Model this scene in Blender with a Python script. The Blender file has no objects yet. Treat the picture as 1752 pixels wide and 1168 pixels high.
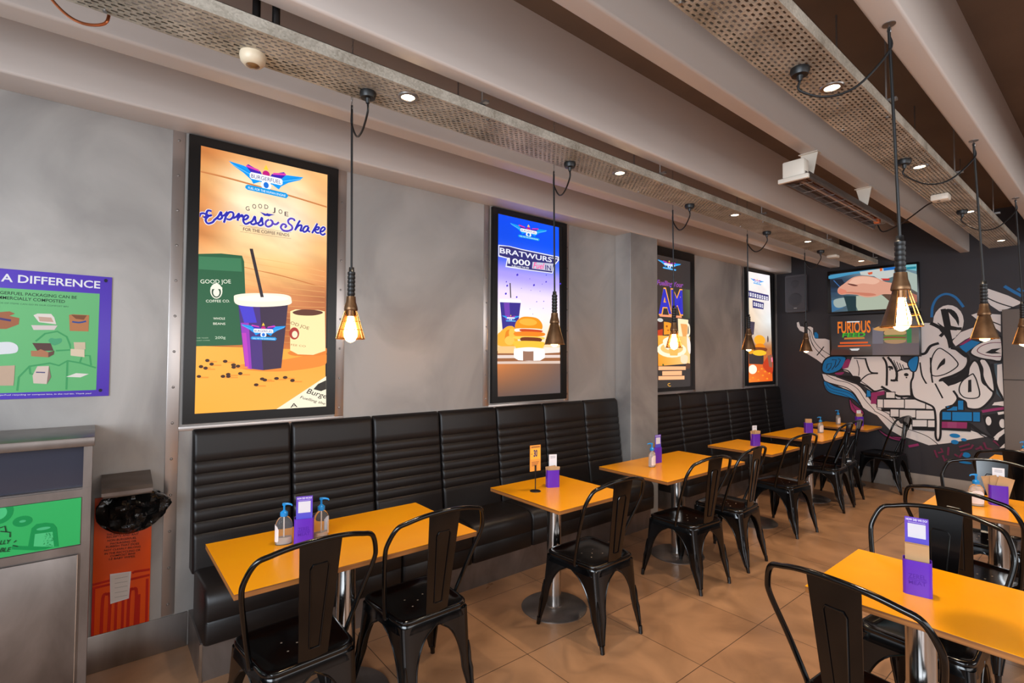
import bpy, bmesh, math, random
from mathutils import Vector, Matrix
from mathutils.geometry import tessellate_polygon
from mathutils import noise
random.seed(7)
PI = math.pi; SC = bpy.context.scene; C = SC.collection
D2R = PI / 180
# ------------------------------------------------------------ camera
yaw, pitch, roll = 50.80605 * D2R, 1.69753 * D2R, 0.30801 * D2R
fw = Vector((-math.sin(yaw) * math.cos(pitch), math.cos(yaw) * math.cos(pitch), math.sin(pitch)))
rt = Vector((math.cos(yaw), math.sin(yaw), 0)); up = rt.cross(fw)
r2 = rt * math.cos(roll) + up * math.sin(roll); u2 = -rt * math.sin(roll) + up * math.cos(roll)
cam = bpy.data.objects.new('camera', bpy.data.cameras.new('camera')); C.objects.link(cam)
m = Matrix((r2, u2, -fw)).transposed().to_4x4(); m.translation = Vector((2.962, 0, 1.6374)); cam.matrix_world = m
cam.data.lens = 866.21 / 1752 * 36; cam.data.sensor_width = 36; cam.data.clip_start = .05
SC.camera = cam
# ------------------------------------------------------------ world, daylight, exposure
w = bpy.data.worlds.new('world'); SC.world = w; w.use_nodes = True
w.node_tree.nodes['Background'].inputs[0].default_value = (.90, .93, 1, 1)
w.node_tree.nodes['Background'].inputs[1].default_value = .66
def area(name, loc, rot, sx, sy, e, col):
    l = bpy.data.lights.new(name, 'AREA'); l.shape = 'RECTANGLE'; l.size = sx; l.size_y = sy; l.energy = e; l.color = col
    o = bpy.data.objects.new(name, l); o.location = loc; o.rotation_euler = rot; C.objects.link(o); return o
area('shopfront_daylight', (3.7, -2.4, 2.0), (90 * D2R, 0, 0), 3.8, 1.7, 165, (.80, .90, 1))
area('side_window_daylight', (6.4, 3.2, 1.95), (90 * D2R, 0, 90 * D2R), 8, 1.5, 55, (1, .97, .94))
SC.view_settings.view_transform = 'Standard'; SC.view_settings.look = 'None'
SC.view_settings.exposure = 0.62; SC.view_settings.gamma = 1; SC.view_settings.use_curve_mapping = False
# ------------------------------------------------------------ helpers
def lin(c, s=255.):
    return tuple(((v / s) / 12.92 if v / s <= .04045 else ((v / s + .055) / 1.055) ** 2.4) for v in c[:3]) + (1,)
MT = {}
def mat(name, col, rough=.5, metal=0, **k):
    if name in MT: return MT[name]
    m = bpy.data.materials.new(name); m.use_nodes = True; nt = m.node_tree; b = nt.nodes['Principled BSDF']
    b.inputs['Base Color'].default_value = lin(col); b.inputs['Roughness'].default_value = rough; b.inputs['Metallic'].default_value = metal
    if 'coat' in k: b.inputs['Coat Weight'].default_value = k['coat']; b.inputs['Coat Roughness'].default_value = k.get('cr', .08)
    if 'spec' in k: b.inputs['Specular IOR Level'].default_value = k['spec']
    if 'trans' in k: b.inputs['Transmission Weight'].default_value = k['trans']; b.inputs['IOR'].default_value = k.get('ior', 1.3)
    if 'em' in k: b.inputs['Emission Color'].default_value = lin(k.get('ec', col)); b.inputs['Emission Strength'].default_value = k['em']
    N = nt.nodes.new; L = nt.links.new
    if 'var' in k or 'bump' in k or 'rv' in k:
        tc = N('ShaderNodeTexCoord'); mp = N('ShaderNodeMapping'); mp.inputs['Scale'].default_value = k.get('scale', (1, 1, 1))
        L(tc.outputs['Object'], mp.inputs[0]); nz = N('ShaderNodeTexNoise'); nz.inputs['Scale'].default_value = k.get('ns', 3); nz.inputs['Detail'].default_value = k.get('nd', 5)
        nz.inputs['Distortion'].default_value = k.get('dist', 0)
        L(mp.outputs[0], nz.inputs['Vector'])
        if 'var' in k:
            r = N('ShaderNodeValToRGB'); r.color_ramp.elements[0].position = k.get('p0', .32); r.color_ramp.elements[1].position = k.get('p1', .68)
            r.color_ramp.elements[0].color = lin(k['var']); r.color_ramp.elements[1].color = lin(col)
            L(nz.outputs[0], r.inputs[0]); L(r.outputs[0], b.inputs['Base Color'])
        if 'rv' in k:
            mr = N('ShaderNodeMapRange'); mr.inputs[1].default_value = .3; mr.inputs[2].default_value = .7; mr.inputs[3].default_value = rough; mr.inputs[4].default_value = k['rv']
            L(nz.outputs[0], mr.inputs[0]); L(mr.outputs[0], b.inputs['Roughness'])
        if 'bump' in k:
            n2 = N('ShaderNodeTexNoise'); n2.inputs['Scale'].default_value = k.get('bs', 40); n2.inputs['Detail'].default_value = 4; L(mp.outputs[0], n2.inputs['Vector'])
            bp = N('ShaderNodeBump'); bp.inputs['Strength'].default_value = k['bump']; bp.inputs['Distance'].default_value = k.get('bd', .01)
            L(n2.outputs[0], bp.inputs['Height']); L(bp.outputs[0], b.inputs['Normal'])
    MT[name] = m; return m
def attr_mat(name, em=0., rough=.35, spec=.5):
    m = bpy.data.materials.new(name); m.use_nodes = True; nt = m.node_tree; b = nt.nodes['Principled BSDF']
    a = nt.nodes.new('ShaderNodeAttribute'); a.attribute_name = 'ink'; b.inputs['Roughness'].default_value = rough; b.inputs['Specular IOR Level'].default_value = spec
    if em: nt.links.new(a.outputs['Color'], b.inputs['Emission Color']); b.inputs['Emission Strength'].default_value = em; b.inputs['Base Color'].default_value = (.01, .01, .01, 1)
    else: nt.links.new(a.outputs['Color'], b.inputs['Base Color'])
    MT[name] = m; return m
def smooth(me, ang=40):
    me.polygons.foreach_set('use_smooth', [True] * len(me.polygons))
    try: me.set_sharp_from_angle(angle=ang * D2R)
    except Exception: pass
def obj(name, bm, material, parent=None, sm=True, ang=40, loc=None):
    me = bpy.data.meshes.new(name); bmesh.ops.recalc_face_normals(bm, faces=bm.faces); bm.to_mesh(me); bm.free()
    for x in (material if isinstance(material, (list, tuple)) else [material]): me.materials.append(x)
    if sm: smooth(me, ang)
    o = bpy.data.objects.new(name, me); C.objects.link(o)
    if parent: o.parent = parent
    if loc: o.location = loc
    return o
def thing(name, label, cat, loc=(0, 0, 0), rz=0, group=None):
    o = bpy.data.objects.new(name, None); o.empty_display_size = .1; C.objects.link(o); o.location = loc; o.rotation_euler = (0, 0, rz)
    return tag(o, label, cat, group)
def tag(o, label, cat, group=None):
    o['label'] = label; o['category'] = cat
    if group: o['group'] = group
    return o
def struct(name, bm, m, **k):
    o = obj(name, bm, m, **k); o['kind'] = 'structure'; return o
def dup(root, loc, rz, label=None, group=None):
    r = root.copy(); C.objects.link(r); r.location = loc; r.rotation_euler = (0, 0, rz)
    if label: r['label'] = label
    if group: r['group'] = group
    for ch in list(root.children):
        c = ch.copy(); C.objects.link(c); c.parent = r
        for g in ch.children:
            d = g.copy(); C.objects.link(d); d.parent = c
    return r
NB = bmesh.new
def box(bm, x0, x1, y0, y1, z0, z1, bev=0, seg=2, mi=0):
    t = bmesh.new(); bmesh.ops.create_cube(t, size=1)
    for v in t.verts: v.co = Vector(((x0 + x1) / 2 + v.co.x * (x1 - x0), (y0 + y1) / 2 + v.co.y * (y1 - y0), (z0 + z1) / 2 + v.co.z * (z1 - z0)))
    if bev: bmesh.ops.bevel(t, geom=list(t.edges), offset=bev, segments=seg, profile=.5, affect='EDGES')
    merge(bm, t, mi); return bm
def merge(bm, t, mi=0, M=None):
    vm = {}
    for v in t.verts: vm[v] = bm.verts.new(M @ v.co if M else v.co)
    for f in t.faces:
        try: g = bm.faces.new([vm[v] for v in f.verts]); g.material_index = mi
        except ValueError: pass
    t.free()
def ring_loft(bm, rings, closed=True, caps=True, mi=0):
    R = [[bm.verts.new(p) for p in r] for r in rings]; n = len(R[0])
    for a, b in zip(R, R[1:]):
        for i in range(n if closed else n - 1):
            j = (i + 1) % n
            try: f = bm.faces.new((a[i], a[j], b[j], b[i])); f.material_index = mi
            except ValueError: pass
    if caps and closed:
        for r in (R[0], R[-1]):
            try: f = bm.faces.new(r); f.material_index = mi
            except ValueError: pass
    return bm
def tube(bm, pts, r, n=8, closed=False, mi=0, caps=True):
    P = [Vector(p) for p in pts]; k = len(P)
    if closed: T = [(P[(i + 1) % k] - P[i - 1]).normalized() for i in range(k)]
    else: T = [(P[min(i + 1, k - 1)] - P[max(i - 1, 0)]).normalized() for i in range(k)]
    u = T[0].orthogonal().normalized(); rings = []
    for i in range(k):
        u = (u - T[i] * u.dot(T[i])).normalized() if (u - T[i] * u.dot(T[i])).length > 1e-6 else T[i].orthogonal().normalized()
        v = T[i].cross(u); rr = r[i] if isinstance(r, (list, tuple)) else r
        rings.append([P[i] + (u * math.cos(2 * PI * j / n) + v * math.sin(2 * PI * j / n)) * rr for j in range(n)])
    if closed: rings.append(rings[0])
    ring_loft(bm, rings, caps=caps and not closed, mi=mi)
    if closed: bmesh.ops.remove_doubles(bm, verts=bm.verts, dist=1e-6)
    return bm
def lathe(bm, prof, c=(0, 0, 0), n=24, a0=0, a1=2 * PI, mi=0, caps=False):
    full = abs(a1 - a0 - 2 * PI) < 1e-4; k = n if full else n + 1
    rings = [[Vector((c[0] + r * math.cos(a0 + (a1 - a0) * j / n), c[1] + r * math.sin(a0 + (a1 - a0) * j / n), c[2] + z)) for j in range(k)] for r, z in prof]
    ring_loft(bm, rings, closed=full, caps=caps, mi=mi); return bm
def cyl(bm, p0, p1, r, n=16, mi=0): return tube(bm, [p0, p1], r, n, mi=mi)
def catmull(pts, closed=False, k=6):
    P = [Vector(p) for p in pts]; n = len(P); out = []
    if n < 3: return P
    for i in range(n if closed else n - 1):
        p0 = P[(i - 1) % n] if (closed or i) else P[0]; p1 = P[i]; p2 = P[(i + 1) % n]; p3 = P[(i + 2) % n] if (closed or i + 2 < n) else P[-1]
        for j in range(k):
            t = j / k; out.append(.5 * ((2 * p1) + (p2 - p0) * t + (2 * p0 - 5 * p1 + 4 * p2 - p3) * t * t + (3 * p1 - p0 - 3 * p2 + p3) * t ** 3))
    if not closed: out.append(P[-1])
    return out
# text outline -> flat mesh data
_tc = {}
def text_mesh(s, off=0, sh=0):
    key = (s, off, sh)
    if key not in _tc:
        cu = bpy.data.curves.new('t', 'FONT'); cu.body = s; cu.size = 1; cu.offset = off; cu.shear = sh; cu.resolution_u = 3
        o = bpy.data.objects.new('t', cu); C.objects.link(o); dg = bpy.context.evaluated_depsgraph_get(); dg.update()
        me = bpy.data.meshes.new_from_object(o.evaluated_get(dg)); V = [tuple(v.co) for v in me.vertices]; F = [tuple(p.vertices) for p in me.polygons]
        bpy.data.objects.remove(o); bpy.data.curves.remove(cu); bpy.data.meshes.remove(me); _tc[key] = (V, F)
    return _tc[key]
class Ink:
    """flat artwork: every shape is a thin printed layer; to3(a,b,h) maps artwork plane to the place"""
    def __init__(s, to3, step=.00015): s.V = []; s.F = []; s.Cc = []; s.to3 = to3; s.h = .0004; s.st = step
    def add(s, V, F, cols):
        b = len(s.V); s.V += [s.to3(p[0], p[1], s.h) for p in V]; s.F += [tuple(b + i for i in f) for f in F]
        s.Cc += cols if isinstance(cols[0], (tuple, list)) else [cols] * len(V); s.h += s.st
    def poly(s, c, pts):
        P = [Vector((p[0], p[1], 0)) for p in pts]; T = tessellate_polygon([P]); s.add(pts, T, c)
    def draw(s, it):
        k = it[0]
        if k == 'P': s.poly(it[1], [tuple(p) for p in (catmull([(a, b, 0) for a, b in it[3]], True, 5) if it[2] else it[3])])
        elif k == 'G':
            cols, p = it[1], it[2]; V = []; cc = []; F = []; n = 8
            for i in range(n + 1):
                for j in range(n + 1):
                    u, v = i / n, j / n; w = ((1 - u) * (1 - v), u * (1 - v), u * v, (1 - u) * v)
                    V.append(tuple(sum(w[q] * p[q][a] for q in range(4)) for a in (0, 1))); cc.append([sum(w[q] * cols[q][a] for q in range(4)) for a in range(3)])
            for i in range(n):
                for j in range(n): a = i * (n + 1) + j; F.append((a, a + n + 1, a + n + 2, a + 1))
            s.add(V, F, cc)
        elif k == 'H':
            cols, p, rag = it[1], it[2], it[3]; R_ = len(cols) - 1; Q = len(cols[0]) - 1; V = []; cc = []; F = []; n = 36; mm = 20; sm = lambda t: t * t * (3 - 2 * t)
            for i in range(n + 1):
                for j in range(mm + 1):
                    v, u = i / n, j / mm; w = ((1 - u) * (1 - v), u * (1 - v), u * v, (1 - u) * v)
                    V.append(tuple(sum(w[q] * p[q][a] for q in range(4)) for a in (0, 1)))
                    r0 = min(int(v * R_), R_ - 1); c0 = min(int(u * Q), Q - 1); fv = sm(v * R_ - r0); fu = sm(u * Q - c0)
                    kk = 1 + rag * noise.noise(Vector((u * 3 + v * 2, v * 26 - u * 5, 1.5)))
                    cc.append([min(255, kk * ((cols[r0][c0][a] * (1 - fu) + cols[r0][c0 + 1][a] * fu) * (1 - fv) + (cols[r0 + 1][c0][a] * (1 - fu) + cols[r0 + 1][c0 + 1][a] * fu) * fv)) for a in range(3)])
            for i in range(n):
                for j in range(mm): a = i * (mm + 1) + j; F.append((a, a + 1, a + mm + 2, a + mm + 1))
            s.add(V, F, cc)
        elif k == 'E':
            _, c, x, y, rx, ry, ring = it; s.poly(c, [(x + rx * math.cos(t * PI / 10), y + ry * math.sin(t * PI / 10)) for t in range(20)])
        elif k == 'S':
            _, c, wd, cl, sm, pts = it; P = catmull([(a, b, 0) for a, b in pts], cl, 5) if (sm and len(pts) > 2) else [Vector((a, b, 0)) for a, b in pts]
            n = len(P); V = []; F = []
            for i in range(n):
                t = (P[(i + 1) % n] - P[i - 1]) if cl else (P[min(i + 1, n - 1)] - P[max(i - 1, 0)])
                if t.length < 1e-7: t = Vector((1, 0, 0))
                t.normalize(); q = Vector((-t.y, t.x, 0)) * wd / 2; V += [tuple(P[i] + q)[:2], tuple(P[i] - q)[:2]]
            for i in range(n if cl else n - 1): j = (i + 1) % n; F.append((2 * i, 2 * j, 2 * j + 1, 2 * i + 1))
            s.add(V, F, c)
        elif k == 'T':
            _, c, t, a, b, h, o = it; V, F = text_mesh(t, o.get('b', 0) * .006, o.get('sh', 0))
            if not V: return
            x0 = min(v[0] for v in V); x1 = max(v[0] for v in V); ca = .7
            A = Vector((a[0], a[1])); d = Vector((b[0], b[1])) - A; L = d.length; d.normalize(); q = Vector((-d.y, d.x))
            if q.y < 0: q = -q
            sx = L / (x1 - x0); sy = h / ca
            s.add([tuple(A + d * ((v[0] - x0) * sx) + q * (v[1] * sy)) for v in V], F, c)
    def build(s, name, m, parent=None):
        me = bpy.data.meshes.new(name); me.from_pydata(s.V, [], s.F); ca = me.color_attributes.new('ink', 'FLOAT_COLOR', 'POINT')
        buf = []
        for c in s.Cc: buf += lin(c)
        ca.data.foreach_set('color', buf); me.materials.append(m); me.update()
        o = bpy.data.objects.new(name, me); C.objects.link(o)
        if parent: o.parent = parent
        return o
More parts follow.
